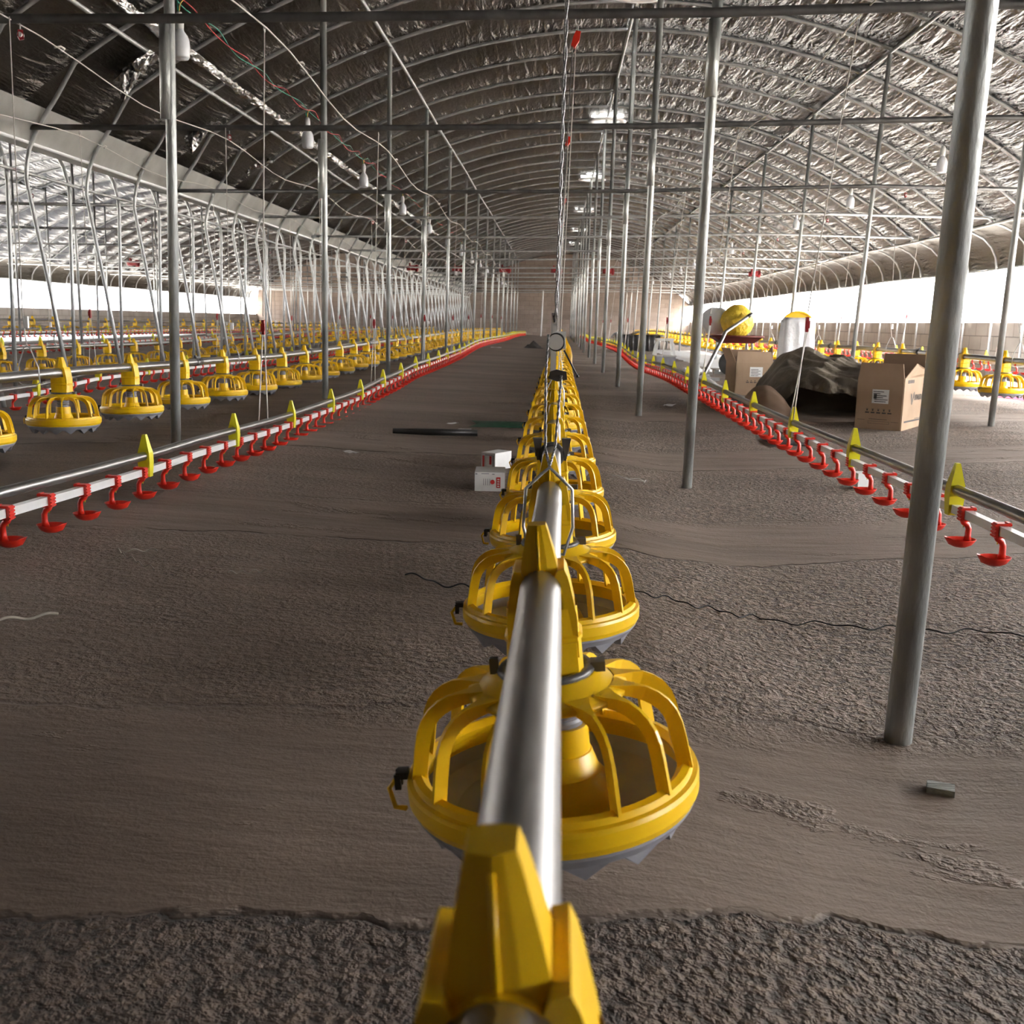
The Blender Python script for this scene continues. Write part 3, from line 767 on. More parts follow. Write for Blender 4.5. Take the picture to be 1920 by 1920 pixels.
for key, dx in (('left', .05), ('right', .16), ('gutter', 0.), ('wall', .1)):
    X, Z = DZ[key]; nm = {'left': 'left drinker line', 'right': 'right drinker line', 'gutter': 'drinker line before the gutter legs', 'wall': 'drinker line by the block wall'}[key]
    c = 0
    for k in range(1 if key in ('left', 'right') else 2, 9):
        c += 1; y = FR[k] - .0
        hoist(key, k, X(y) + dx, X(y), y, barz(k, X(y)) - .03, Z(y) + .05, f'{ordn(c)} white hoist string from the front on the {nm}', 'hoist cords of the ' + nm)
# wire hangers on the feeder lines
def hanger_wire(mb, w=.04, top=.085, low=-.055):
    p = [(0, 0, top), (-.014, 0, top - .012), (-w, 0, .036), (-w - .003, 0, -.028), (-w * .72, 0, low), (w * .72, 0, low), (w + .003, 0, -.028), (w, 0, .036), (.014, 0, top - .012)]
    mb.tube(p, .0028, 8, closed=True)
for key, ks, nm in (('left', range(1, 9), 'left feed pipe'), ('right', range(2, 8), 'right feed pipe'), ('gutter', range(2, 7), 'feed pipe behind the gutter legs')):
    X, Z = PIPEZ[key]
    for c, k in enumerate(ks):
        y = FR[k] + (-.22 if key == 'left' else .1); zt = barz(k, X(y)) - .02; z = Z(y)
        t = empty('pipe_hanger', (X(y), y, z)); tag(t, f'{ordn(c + 1)} wire hanger from the front round the {nm}', 'hanger', 'wire hangers on the ' + nm)
        mb = MB(); hanger_wire(mb, .045, .13, -.04); mb.build('wire_loop', MAT['galv'], t)
        mb = MB(); mb.tube([(0, 0, .128), (-.02, .02, .26), (-.03, .1, zt - z)], .0028, 6); mb.build('cord', MAT['cord'], t)
        mb = MB(); mb.box((0, .01, .23), (.018, .012, .05)); mb.build('cord_lock', MAT['white'], t)
        p = empty('pulley', (X(y) - .03, FR[k] - .035, zt + .0)); tag(p, f'{ordn(c + 1)} small red pulley from the front hung over the {nm}', 'pulley', 'small red pulleys over the ' + nm)
        mb = MB(); mb.tube([(0, 0, .0), (0, 0, -.03)], .003, 6); mb.build('hook', MAT['galv'], p)
        mb = MB(); mb.prism([(-.010, -.03), (.010, -.03), (.013, -.066), (-.005, -.072), (-.014, -.055)], -.008, .008, M=Matrix.Rotation(.5, 3, 'Z')); mb.build('housing', MAT['dkred'], p)
        mb = MB(); mb.tube([(0, -.011, -.05), (0, .011, -.05)], .011, 14); mb.build('wheel', MAT['white'], p)
# middle feeder line: pulleys with ring, two lines, and wire hanger
X, Z = PIPEZ['mid']
for c, k in enumerate(range(1, 8)):
    y = FR[k] - .03; zt = barz(k, .05) - .02
    p = empty('pulley', (.062, y, zt)); tag(p, f'{ordn(c + 1)} red pulley with ring from the front over the middle feed pipe', 'pulley', 'red pulleys over the middle feed pipe')
    mb = MB(); mb.tube([(.012 * math.cos(a), 0, -.020 + .020 * math.sin(a)) for a in [2 * PI * i / 12 for i in range(12)]], .0028, 6, closed=True); mb.tube([(0, 0, -.038), (-.001, 0, -.062)], .003, 6); mb.build('ring', MAT['pvc'], p)
    mb = MB(); mb.prism([(-.008, -.060), (.012, -.064), (.006, -.10), (-.012, -.128), (-.028, -.118), (-.020, -.085)], -.012, .012); mb.build('housing', MAT['red'], p)
    mb = MB(); mb.tube([(-.018, 0, -.122), (-.024, 0, -.140), (-.018, 0, -.150), (-.010, 0, -.142)], .0025, 6); mb.build('hook', MAT['galv'], p)
    z = Z(y)
    t = empty('hoist_string', (.04, y, zt - .15)); tag(t, f'{ordn(c + 1)} double hoist line from the front above the middle feed pipe', 'cord', 'double lines above the middle feed pipe')
    mb = MB(); mb.tube([(0, 0, 0), (-.04, 0, z + .10 - zt + .15)], .0022, 6); mb.build('line', MAT['rope'], t)
    mb = MB(); mb.tube([(.014, 0, .03), (-.022, 0, z + .10 - zt + .15)], .0022, 6); mb.build('line', MAT['cord'], t)
    mb = MB(); hanger_wire(mb, .04, .10, -.05); o = mb.build('wire_loop', MAT['galv'], t); o.location = (X(y) - .04, 0, z - zt + .15)
t = empty('pipe_clamp', (X(2.5), 2.5, Z(2.5))); tag(t, 'clamp with two dark tapered wings on the middle feed pipe', 'clamp')
for q in (-1, 1):
    mb = MB(); mb.prism([(q * .030, -.012), (q * .036, -.012), (q * .047, .042), (q * .024, .042)], -.012, .012); mb.build('wing', MAT['dark_clip'], t)
mb = MB(); mb.lathe([(.0228, -.012), (.032, -.012), (.032, .012), (.0228, .012)], 20, closed=True); o = mb.build('band', MAT['dark_clip'], t); o.rotation_euler = (PI / 2, 0, 0)
# nearest hanger with its adjusting plate
t = empty('pipe_hanger', (-.004, 1.665, .356)); tag(t, 'nearest bent steel wire hanger gripping the middle feed pipe', 'hanger')
mb = MB(); hanger_wire(mb, .0385, .072, -.075); mb.build('wire_loop', MAT['galv'], t)
t = empty('hoist_plate', (0, 2.05, .56)); tag(t, 'white cable hoist plate with round dial above the middle feeders', 'hoist')
mb = MB(); mb.box((-.003, 0, .060), (.011, .004, .125)); mb.box((.010, .003, .070), (.022, .003, .034)); mb.build('plate', MAT['white'], t)
mb = MB(); mb.tube([(.001, -.004, .066), (.001, -.010, .066)], .0155, 24); mb.build('dial', MAT['white'], t)
mb = MB(); mb.tube([(.0025 + .0155 * math.cos(a), -.006, .066 + .0165 * math.sin(a)) for a in [2 * PI * i / 20 for i in range(20)]], .002, 6, closed=True); mb.build('dial_ring', MAT['black'], t)
mb = MB(); mb.tube([(.018, 0, .050), (.046, .004, .000)], .0018, 6); mb.tube([(.046, .004, .002), (.047, .004, -.003)], .003, 6); mb.build('lever', MAT['black'], t)
mb = MB(); mb.prism([(-.012, -.006), (-.008, .008), (.004, .012), (.024, .008), (.026, -.008), (.006, -.012)], -.006, .006); mb.build('lower_hook', MAT['dark_clip'], t)
mb = MB(); mb.tube([(-.004, -.003, .118), (-.002, -.004, .104)], .0022, 6); mb.build('cable_slot', MAT['black'], t)
# twisted rope from the plate up to the roof bar, and the loop down to the hanger
mb = MB(); k = 90
for ph in (0, PI):
    mb.tube([(.000 + .012 * (i / k) + .0024 * math.cos(i * 1.1 + ph), 2.045 - .31 * i / k + .0024 * math.sin(i * 1.1 + ph), .672 + 1.33 * i / k) for i in range(k + 1)], .0019, 5)
tag(mb.build('twisted_rope', MAT['rope']), 'twisted grey rope rising from the white hoist plate', 'rope')
mb = MB()
def strand(P, r=.0016):
    for ph in (0, PI):
        q = []; n = 40
        for i in range(n + 1):
            f = i / n * (len(P) - 1); j = min(int(f), len(P) - 2); u = f - j
            p = [P[j][c] * (1 - u) + P[j + 1][c] * u for c in range(3)]
            q.append((p[0] + .0014 * math.cos(i * 1.5 + ph), p[1] + .0014 * math.sin(i * 1.5 + ph), p[2]))
        mb.tube(q, r, 5)
strand([(-.004, 1.665, .430), (-.012, 1.70, .455), (-.016, 1.9, .570), (-.014, 2.03, .640)])
strand([(-.004, 1.665, .430), (.004, 1.70, .455), (.010, 1.88, .520), (.014, 2.045, .560)])
tag(mb.build('rope_loop', MAT['rope']), 'loop of twisted rope between white hoist plate and nearest wire hanger', 'rope')
# main hoist cables along the hall, up to the red winches
for x, z, nm in ((-2.36, 1.86, 'left feeder line'), (-1.22, 1.80, 'left drinker line'), (-3.42, 1.87, 'drinker line before the gutter legs'), (1.26, 1.94, 'right drinker line'), (3.3, 2.0, 'right feeder line')):
    mb = MB(); n = 60
    mb.tube([(x, 2.5 + 23 * i / n, z + .035 * math.cos(2 * PI * ((2.5 + 23 * i / n) - 4.6) / 2.85)) for i in range(n + 1)], .0035, 6)
    for k in range(1, 8):
        y = FR[k] + .35; mb.tube([(x - .01, y, z + .02), (x + .012, y + .02, z + .03), (x + .01, y + .06, z + .03), (x - .012, y + .07, z + .02)], .005, 5)
    tag(mb.build('hoist_cable', MAT['cord']), f'long knotted hoist cable running overhead above the {nm}', 'cable', 'overhead hoist cables')
for x, nm in ((-2.4, 'over the left feeder line'), (-1.25, 'over the left drinker line'), (-3.5, 'nearest the gutter'), (.0, 'over the middle feeder line'), (1.25, 'over the right drinker line'), (4.75, 'nearest the right eave'), (-10.4, 'in the left bay')):
    t = empty('ceiling_winch', (x, 25.2, 1.86)); tag(t, f'small red winch hung from a cross bar {nm}', 'winch', 'red ceiling winches')
    mb = MB(); mb.box((0, 0, .05), (.20, .12, .09)); mb.box((-.08, 0, .12), (.03, .09, .06)); mb.box((.09, 0, .03), (.05, .12, .16)); mb.build('housing', MAT['dkred'], t)
    mb = MB(); mb.tube([(-.15, 0, .03), (.13, 0, .03)], .055, 16); mb.build('drum', MAT['dkred'], t)
    mb = MB(); mb.box((-.04, -.02, -.08), (.05, .05, .10)); mb.build('crank_eye', MAT['white'], t)

# ------------------------------------------------------------------ bulbs and lighting cables
mb = MB(); mb.lathe([(0, .128), (.012, .126), (.020, .112), (.0225, .085), (.021, .070), (.019, .040), (.0, .040)], 18); HOLD = mb.mesh('lamp_holder', MAT['pvc'])
mb = MB(); mb.lathe([(.017, .045), (.022, .030), (.038, .010), (.046, -.015), (.0475, -.040), (.0455, -.095), (.038, -.108), (.0, -.112)], 22); BULB = mb.mesh('bulb', MAT['bulb'])
mb = MB(); mb.tube([(0, 0, .124), (.002, 0, .15), (.010, 0, .172), (.022, 0, .185)], .003, 6, 0); mb.tube([(-.004, 0, .124), (-.009, 0, .15), (-.008, 0, .19)], .003, 6, 1); LEAD = mb.mesh('lead', [MAT['wireyellow'], MAT['wiregreen']])
mb = MB(); mb.tube([(0, 0, .124), (.003, 0, .15), (.008, 0, .19)], .003, 6, 0); LEADB = mb.mesh('lead', [MAT['black']])
def bulbs(ys, xf, zf_, words, lead, group):
    for i, y in enumerate(ys):
        t = empty('light_bulb', (xf(y), y, zf_(y))); tag(t, f'{ordn(i + 1)} white light bulb from the front hanging in the {words}', 'light bulb', group)
        link('lamp_holder', HOLD, t); link('bulb', BULB, t); link('lead', lead, t)
bulbs([5.67, 8.48, 10.9, 13.63, 16.46] + [19.2 + 2.75 * i for i in range(9)], lambda y: -2.03, lambda y: 2.112, 'row over the left post line', LEAD, 'bulbs of the left row')
bulbs([10.02, 13., 15.84, 18.7] + [21.5 + 2.85 * i for i in range(8)], lambda y: 3.55, lambda y: 2.21, 'row over the right feeder line', LEADB, 'bulbs of the right row')
bulbs([14.5, 20.2, 25.9, 31.6], lambda y: -9.1, lambda y: 1.9, 'left bay', LEADB, 'bulbs of the left bay')
def cable(x, z, y0, phase, amp, period, mats, label, sag=.03):
    t = empty('lighting_cable', (x, y0, z)); tag(t, label, 'cable')
    for i, (m, nm) in enumerate(mats):
        mb = MB(); n = int((45.5 - y0) / .07)
        pts = []
        for q in range(n + 1):
            y = y0 + .07 * q; tw = amp * (1 if y < 12 else .5)
            pts.append((tw * math.cos(2 * PI * (y / period) + PI * i), y - y0, tw * math.sin(2 * PI * (y / period) + PI * i) - sag * abs(math.sin(PI * (y - phase) / 2.85)) + .01 * math.sin(y * 7.3 + i)))
        mb.tube(pts, .0034, 5); mb.build(nm, MAT[m], t)
cable(-2.03, 2.31, 4.2, 5.67, .018, .95, (('wirered', 'red_wire'), ('wiregreen', 'green_wire')), 'twisted red and green lighting cable over the left post line')
cable(3.55, 2.42, 6.5, 10.02, .008, .8, (('black', 'wire'), ('cord', 'wire')), 'thin dark and pale lighting cable over the right feeder line', .08)

# ------------------------------------------------------------------ things on the floor
def rotz(a): return Matrix.Rotation(a, 3, 'Z')
def on(x, y, d=0.): return (x, y, zf(x, y) + d)
# cardboard boxes (open, flaps up)
def panel(mb, a, b, c, d, th=.005, mi=0):
    a, b, c, d = map(Vector, (a, b, c, d)); n = (b - a).cross(d - a).normalized() * th
    mb.add([a, b, c, d, a + n, b + n, c + n, d + n], [(0, 1, 2, 3), (7, 6, 5, 4), (0, 4, 5, 1), (1, 5, 6, 2), (2, 6, 7, 3), (3, 7, 4, 0)], mi)
def marks(mb, o, ux, uz, rects, off):
    """thin printed rectangles on a face: o corner, ux/uz unit vectors, off = outward offset"""
    o, ux, uz, off = Vector(o), Vector(ux), Vector(uz), Vector(off)
    for x, z, w, h in rects:
        p = o + ux * x + uz * z + off
        mb.add([p, p + ux * w, p + ux * w + uz * h, p + uz * h], [(0, 1, 2, 3)])
def carton(x, y, rz, w, d, h, label, flaps, kind):
    t = empty('cardboard_box', on(x, y), rz); tag(t, label, 'box', 'cardboard boxes')
    mb = MB()
    panel(mb, (0, 0, 0), (w, 0, 0), (w, 0, h), (0, 0, h)); panel(mb, (w, 0, 0), (w, d, 0), (w, d, h), (w, 0, h))
    panel(mb, (w, d, 0), (0, d, 0), (0, d, h), (w, d, h)); panel(mb, (0, d, 0), (0, 0, 0), (0, 0, h), (0, d, h))
    panel(mb, (0, 0, .002), (w, 0, .002), (w, d, .002), (0, d, .002))
    mb.build('body', MAT['card'], t)
    ff, fb, fl, fr = flaps
    for nm, q in (('f', ff), ('b', fb), ('l', fl), ('r', fr)):
        if q is None: continue
        ht, out = q; mb = MB()
        if nm == 'f': panel(mb, (0, 0, h), (w, 0, h), (w - .012, -out, h + ht), (.012, -out, h + ht))
        if nm == 'b': panel(mb, (w, d, h), (0, d, h), (.012, d + out, h + ht), (w - .012, d + out, h + ht))
        if nm == 'l': panel(mb, (0, d, h), (0, 0, h), (-out, .02, h + ht), (-out, d - .02, h + ht))
        if nm == 'r': panel(mb, (w, 0, h), (w, d, h), (w + out, d - .02, h + ht * .35), (w + out, .10, h + ht))
        mb.build('flap', MAT['card'] if nm != 'b' else MAT['cardin'], t)
    return t
w, d, h = .30, .44, .345
t = carton(2.045, 6.95, -.62, w, d, h, 'large open cardboard box with printed sides beside the tarp heap', ((.095, .005), (.15, .02), None, (.10, .04)), 0)
mb = MB(); marks(mb, (0, 0, 0), (1, 0, 0), (0, 0, 1), [(.10, .175, .11, .092)], (0, -.0065, 0)); mb.build('paper_label', MAT['paper'], t)
mb = MB(); marks(mb, (0, 0, 0), (1, 0, 0), (0, 0, 1),
      [(.107 + .002 * i, .250 - .013 * i, [.07, .045, .085, .06, .09, .075][i], .005) for i in range(6)] + [(.111, .206, .02, .03)], (0, -.0075, 0)); mb.build('label_print', MAT['ink'], t)
mb = MB()
R_ = []
for i in range(5):
    R_ += [(.062 + .037 * i, .108, .026, .009), (.069 + .037 * i, .124, .010, .010)]
    R_ += [(.066 + .037 * i, .136, .016, .0025)]
R_ += [(.012, .062, .05, .002), (.235, .055, .05, .002), (.09, .068, .12, .003), (.085, .055, .14, .0015), (.085, .040, .14, .0015), (.085, .040, .0015, .015), (.2235, .040, .0015, .015)]
marks(mb, (0, 0, 0), (1, 0, 0), (0, 0, 1), R_, (0, -.0066, 0)); mb.build('front_lettering', MAT['ink'], t)
mb = MB(); o = Vector((w + .0066, 0, 0))
def poly(P): mb.add([(o.x, y, z) for y, z in P], [list(range(len(P)))])
poly([(.14, .245), (.165, .235), (.178, .165), (.165, .17)]); poly([(.185, .165), (.18, .19), (.205, .245), (.225, .255)])
mb.build('emblem', MAT['ink'], t); mb = MB()
for i in range(7):
    y = .225 + i * .029; poly([(y, .195), (y + .007, .195), (y + .007, .232), (y, .232)]); poly([(y + .018, .195), (y + .025, .195), (y + .025, .232), (y + .018, .232)])
    zz = [.195, .225, .21][i % 3]; poly([(y, zz), (y + .025, zz), (y + .025, zz + .006), (y, zz + .006)])
mb.build('side_lettering', MAT['ink'], t); mb = MB()
for i in range(5): poly([(.06 + .028 * i, .31), (.08 + .028 * i, .312), (.08 + .028 * i, .335), (.06 + .028 * i, .333)])
mb.build('top_lettering', MAT['ink'], t); mb = MB()
poly([(.04, .052), (.40, .052), (.40, .064), (.04, .064)]); poly([(.26, .068), (.40, .068), (.40, .072), (.26, .072)])
mb.build('bottom_stripe', MAT['ink'], t)
w2 = .34
t = carton(1.68, 9.55, .10, w2, .34, .30, 'smaller open cardboard box with raised flaps behind the black film', ((.10, -.012), (.11, -.01), (.13, .06), (.16, .02)), 1)
mb = MB(); marks(mb, (0, 0, 0), (1, 0, 0), (0, 0, 1), [(.13, .17, .12, .09)], (0, -.0065, 0)); mb.build('paper_label', MAT['paper'], t)
mb = MB(); marks(mb, (0, 0, 0), (1, 0, 0), (0, 0, 1), [(.14, .235 - .014 * i, .07 + .02 * (i % 2), .005) for i in range(5)], (0, -.0075, 0)); mb.build('label_print', MAT['ink'], t)
mb = MB(); marks(mb, (0, 0, 0), (1, 0, 0), (0, 0, 1), [(.10 + .036 * i, .115, .026, .009) for i in range(5)] + [(.106 + .036 * i, .130, .010, .008) for i in range(5)], (0, -.0066, 0)); mb.build('front_lettering', MAT['ink'], t)

# heap of tarp and sheet material
def heap(name, mat, x0, x1, y0, y1, bumps, seed, nu=46, nv=38, rough=.02, floor_=0.004):
    rr = random.Random(seed); ph = [rr.uniform(0, 6) for _ in range(8)]
    mb = MB()
    def fn(u, v):
        x = x0 + (x1 - x0) * u; y = y0 + (y1 - y0) * v
        z = 0
        for bx, by, sx, sy, hh, pw in bumps:
            q = (abs((x - bx) / sx) ** pw + abs((y - by) / sy) ** pw)
            z = max(z, hh * math.exp(-q * 1.1)) + .25 * min(z, hh * math.exp(-q * 1.1))
        e = min(u, 1 - u, v, 1 - v) * 8; e = max(0, min(1, e))
        w_ = rough * (math.sin(x * 17 + ph[0] + 3 * math.sin(y * 6 + ph[1])) + .7 * math.sin(y * 23 + x * 9 + ph[2]) + .5 * math.sin(x * 41 - y * 13 + ph[3]) + .9 * (1 - 2 * abs(math.sin(x * 6.3 + y * 8.1 + 1.2 * math.sin(y * 5 + ph[6])))) + .8 * (1 - 2 * abs(math.sin(x * 12.7 - y * 5.3 + ph[7]))) + .5 * (1 - 2 * abs(math.sin(x * 27 + y * 19 + ph[2]))))
        wx = .04 * math.sin(y * 9 + ph[4]) * (1 - e); wy = .05 * math.sin(x * 8 + ph[5]) * (1 - e)
        return (x + wx, y + wy, zf(x, y) + floor_ + e * max(0, z + w_ * min(1, z * 8)))
    mb.grid(fn, nu, nv)
    return mb.build(name, MAT[mat])
tag(heap('tarp_heap', 'tarp', 1.78, 2.95, 7.75, 9.2, [(2.2, 8.5, .34, .36, .30, 4), (2.55, 8.5, .3, .4, .26, 3)], 3, 80, 80, .010),
    'low dark heap of crumpled tarp lying under the overhanging woven sheet', 'tarp')
rr = random.Random(77); ph7 = [rr.uniform(0, 6) for _ in range(10)]
def drape(u, v, off=0.):
    """woven sheet thrown over the heap: u left to right, v from the back down to the overhanging front edge"""
    x = 1.73 + .95 * u - .10 * v * (1 - u); y = 9.0 - .10 * u - (1.05 + .55 * u) * v
    ridge = .10 * math.exp(-((x - 2.13) / .11) ** 2 - ((y - 8.62) / .22) ** 2)
    z = .44 - .04 * u - .15 * v ** 1.4 - .04 * u * v + ridge
    z -= .36 * max(0, 1 - u / .22) ** 1.5 * (1 - .30 * v)                    # left side hangs to the floor
    z -= .26 * max(0, (u - .80) / .20) ** 1.6
    z -= .30 * max(0, 1 - v / .16) ** 1.5
    z -= .07 * max(0, (v - .86) / .14) ** 2
    f = math.sin(x * 15 + 4 * math.sin(y * 4 + ph7[0])) * .014 + (1 - 2 * abs(math.sin(x * 8 - y * 5 + ph7[1]))) * .016 + (1 - 2 * abs(math.sin(x * 19 + y * 11 + ph7[2]))) * .010 + .006 * math.sin(x * 47 + y * 33)
    e = .03 * math.sin(u * 23 + ph7[3]) + .02 * math.sin(u * 51 + ph7[4])
    return (x, y - e * v ** 6, max(zf(x, y) + .012, zf(x, y) + z + f) + off)
mb = MB(); mb.grid(drape, 90, 70); n0 = len(mb.v); mb.grid(lambda u, v: drape(u, v, -.006), 90, 70)
tag(mb.build('woven_sheet', MAT['tarp']), 'crumpled olive brown woven sheet draped between the two cardboard boxes', 'sheet')
tag(heap('cardboard_sheet', 'cardin', 1.44, 1.80, 7.15, 8.1, [(1.62, 7.9, .17, .40, .20, 2.4)], 9, 24, 24, .006), 'bent brown cardboard sheet lying in front of the tarp heap', 'cardboard')
tag(heap('plastic_film', 'blackfilm', 1.30, 1.72, 8.5, 9.45, [(1.50, 9.0, .16, .35, .07, 2)], 12, 30, 30, .02), 'black crumpled plastic film in front of the smaller cardboard box', 'plastic film')
tag(heap('clear_film', 'clear', 2.45, 3.1, 9.3, 10.3, [(2.75, 9.8, .26, .3, .40, 2.4)], 15, 26, 26, .03), 'crumpled clear plastic bag behind the tarp heap', 'plastic film')
tag(heap('clear_film', 'clear', 1.25, 1.75, 9.9, 11.2, [(1.5, 10.5, .2, .4, .10, 2)], 16, 26, 26, .02), 'flat clear plastic film beside the right drinker line', 'plastic film')
# yellow hopper and its wrapped partner
t = empty('feed_hopper', on(2.78, 11.9)); tag(t, 'orange yellow round feed hopper leaning behind a white wrapped unit', 'hopper')
mb = MB(); mb.tube([(-.02, .0, .615), (-.02, .14, .615)], [.195, .18], 36); mb.build('drum', MAT['yellow'], t)
mb = MB(); mb.lathe([(.185, -.010), (.207, -.010), (.207, .010), (.185, .010)], 36, closed=True); o = mb.build('rim', MAT['yellow'], t); o.rotation_euler = (PI / 2, 0, 0); o.location = (-.02, -.005, .615)
mb = MB()
for sx in (-.2, .16): mb.tube([(sx, .1, 0), (sx * .7 - .03, .1, .47)], .014, 8)
mb.build('stand', MAT['galvdark'], t)
t = empty('wrapped_unit', on(2.62, 11.35)); tag(t, 'tall white wrapped unit covered in crinkled plastic behind the tarp', 'wrapped unit')
mb = MB(); rr = random.Random(4)
def wrapf(u, v):
    a = 2 * PI * v; c, s_ = math.cos(a), math.sin(a); q = (abs(c) ** 6 + abs(s_) ** 6) ** (-1 / 6.)
    k = 1 - .10 * u + .03 * math.sin(9 * a + u * 5) + .015 * math.sin(23 * a + 11 * u)
    if u > .93: k *= max(.0, (1 - u) / .07) ** .5
    return (c * q * .185 * k + .02 * u, s_ * q * .16 * k, .74 * min(1, u / .95))
mb.grid(wrapf, 22, 60); mb.build('wrap', MAT['film_white'], t)
# wheelbarrow with a yellow net bag on it
t = empty('wheelbarrow', on(2.15, 13.2)); tag(t, 'wheelbarrow with dark red tray and long bent steel handle', 'wheelbarrow')
mb = MB(); P0 = [(-.12, 0, .46), (.62, 0, .46), (.70, 0, .56), (-.22, 0, .53)]
lo = [(-.05, -.2, .42), (.34, -.2, .42), (.34, .2, .42), (-.05, .2, .42)]; hi = [(-.18, -.3, .505), (.44, -.3, .505), (.44, .3, .505), (-.18, .3, .505)]
mb.add(lo + hi, [(0, 1, 2, 3), (0, 4, 5, 1), (1, 5, 6, 2), (2, 6, 7, 3), (3, 7, 4, 0)])
mb.tube(hi, .012, 6, closed=True); mb.build('tray', MAT['tray'], t)
mb = MB(); mb.tube([(-.50, -1.65, .02), (-.33, -1.25, .26), (-.16, -.86, .485), (-.11, -.74, .56), (.22, -.30, .745)], .021, 10); mb.build('handle', MAT['steel'], t)
mb = MB(); mb.tube([(.22, -.30, .745), (.29, -.21, .785)], .024, 10); mb.build('grip', MAT['black'], t)
mb = MB(); mb.tube([(.32, -.18, .43), (.36, -.2, .0)], .014, 8); mb.build('leg', MAT['galv'], t)
mb = MB(); mb.tube([(.32, .18, .43), (.36, .2, .0)], .014, 8); mb.build('leg', MAT['galv'], t)
mb = MB(); mb.tube([(.12, .05, .16), (.12, .11, .16)], .16, 24); mb.build('wheel', MAT['black'], t)
t = empty('net_bag', on(2.30, 13.2, .54)); tag(t, 'full yellow net bag sitting in the wheelbarrow tray', 'bag')
mb = MB(); mb.grid(lambda u, v: ((.235 + .012 * math.sin(7 * v * 2 * PI + u * 9) + .006 * math.sin(19 * v * 2 * PI - u * 14)) * math.sin(PI * (.04 + .93 * u)) ** .55 * math.cos(2 * PI * v) * .85, .20 * math.sin(PI * (.04 + .93 * u)) ** .55 * math.sin(2 * PI * v), -.06 + .42 * u), 24, 80)
MAT['net'] = noise_mat('yellow_net', (.62, .40, .02), (.86, .62, .06), 16, .55, bump=1., bscale=26)
mb.build('net', MAT['net'], t)
t = empty('plastic_bag', on(2.06, 13.38, .62)); tag(t, 'pale crumpled plastic bag behind the yellow net bag', 'bag')
mb = MB(); mb.grid(lambda u, v: ((.19 + .02 * math.sin(5 * v * 2 * PI + u * 7)) * math.sin(PI * (.04 + .92 * u)) ** .5 * math.cos(2 * PI * v), .15 * math.sin(PI * (.04 + .92 * u)) ** .5 * math.sin(2 * PI * v), -.1 + .34 * u), 16, 48)
mb.build('film', MAT['film_white'], t)
# stool on a grey box
t = empty('storage_box', on(1.52, 14.2)); tag(t, 'grey box on the floor under the white plastic stool', 'box')
mb = MB(); mb.box((0, 0, .10), (.26, .24, .20)); mb.build('body', MAT['grey_plastic'], t)
mb = MB(); mb.box((0, 0, .207), (.28, .26, .016)); mb.build('lid', MAT['gutter'], t)
t = empty('plastic_stool', on(1.50, 14.2, .216)); tag(t, 'white plastic stool standing on a grey box right of the drinker line', 'stool')
mb = MB(); mb.box((0, 0, .215), (.24, .22, .025)); mb.box((0, 0, .198), (.22, .20, .012)); mb.build('seat', MAT['white'], t)
for sx in (-1, 1):
    for sy in (-1, 1):
        mb = MB(); mb.tube([(sx * .095, sy * .085, .20), (sx * .13, sy * .115, .0)], [.022, .026], 4, sq=True); mb.build('leg', MAT['white'], t)
mb = MB()
for a, b in (((-.12, -.105), (.12, -.105)), ((-.12, .105), (.12, .105)), ((-.12, -.105), (-.12, .105)), ((.12, -.105), (.12, .105))): mb.tube([(a[0], a[1], .06), (b[0], b[1], .06)], .014, 4, sq=True)
mb.build('rail', MAT['white'], t)
# stack of parts under white film
t = empty('covered_stack', on(1.95, 24.6)); tag(t, 'dark stack of parts under a white film cover far right of the middle feeders', 'stack')
mb = MB(); mb.grid(lambda u, v: (-.62 + 1.24 * u, -.4 + .8 * v, .42 + .03 * math.sin(u * 14) - .10 * (abs(2 * u - 1) ** 6)), 20, 10); mb.grid(lambda u, v: (-.62 + 1.24 * u, -.4 + .8 * v, .40 + .03 * math.sin(u * 14) - .10 * (abs(2 * u - 1) ** 6)), 20, 10); mb.build('cover', MAT['film_white'], t)
mb = MB()
for i in range(9): mb.tube([(-.5 + .125 * i, -.25, 0), (-.5 + .125 * i, -.25, .38)], .03, 8)
mb.box((0, .1, .19), (1.05, .4, .38)); mb.build('parts', MAT['dark_clip'], t)
# pale sheets on the floor
def floor_sheet(x0, x1, y0, y1, mat, label, seed, name='floor_sheet'):
    tag(heap(name, mat, x0, x1, y0, y1, [((x0 + x1) / 2, (y0 + y1) / 2, (x1 - x0) * .45, (y1 - y0) * .45, .035, 4)], seed, 24, 40, .012), label, 'sheet', 'plastic sheets on the floor')
floor_sheet(2.3, 3.6, 15.6, 26., 'film_white', 'long white plastic sheet on the floor under the right feeder line', 41)
floor_sheet(4.6, 5.7, 9.6, 14.5, 'film_white', 'white plastic sheet at the foot of the right block wall', 42)
floor_sheet(-12.9, -9.9, 16.5, 30., 'film_white', 'wide white plastic sheet on the far floor of the left bay', 43)
tag(heap('cloth', 'redcloth', 4.35, 5.15, 9.7, 10.6, [(4.75, 10.1, .3, .3, .07, 2)], 44, 20, 20, .015), 'small red cloth on the floor by the right feeder line', 'cloth')
tag(heap('debris_pile', 'debris', -.72, -.28, 23.6, 24.4, [(-.5, 24, .18, .3, .12, 2)], 45, 18, 18, .03), 'small dark debris pile on the aisle floor far left of the middle feeders', 'debris')
tag(heap('green_net', 'greenet', -.52, -.1, 6.15, 6.5, [(-.3, 6.3, .2, .12, .02, 2)], 46, 24, 24, .012), 'dark green net lying on the floor left of the middle feeders', 'net')
tag(heap('wet_film', 'blackfilm', 1.26, 1.52, 5.95, 6.3, [(1.39, 6.12, .09, .12, .035, 2)], 47, 14, 18, .012), 'dark film scrap under the right drinker line', 'film')
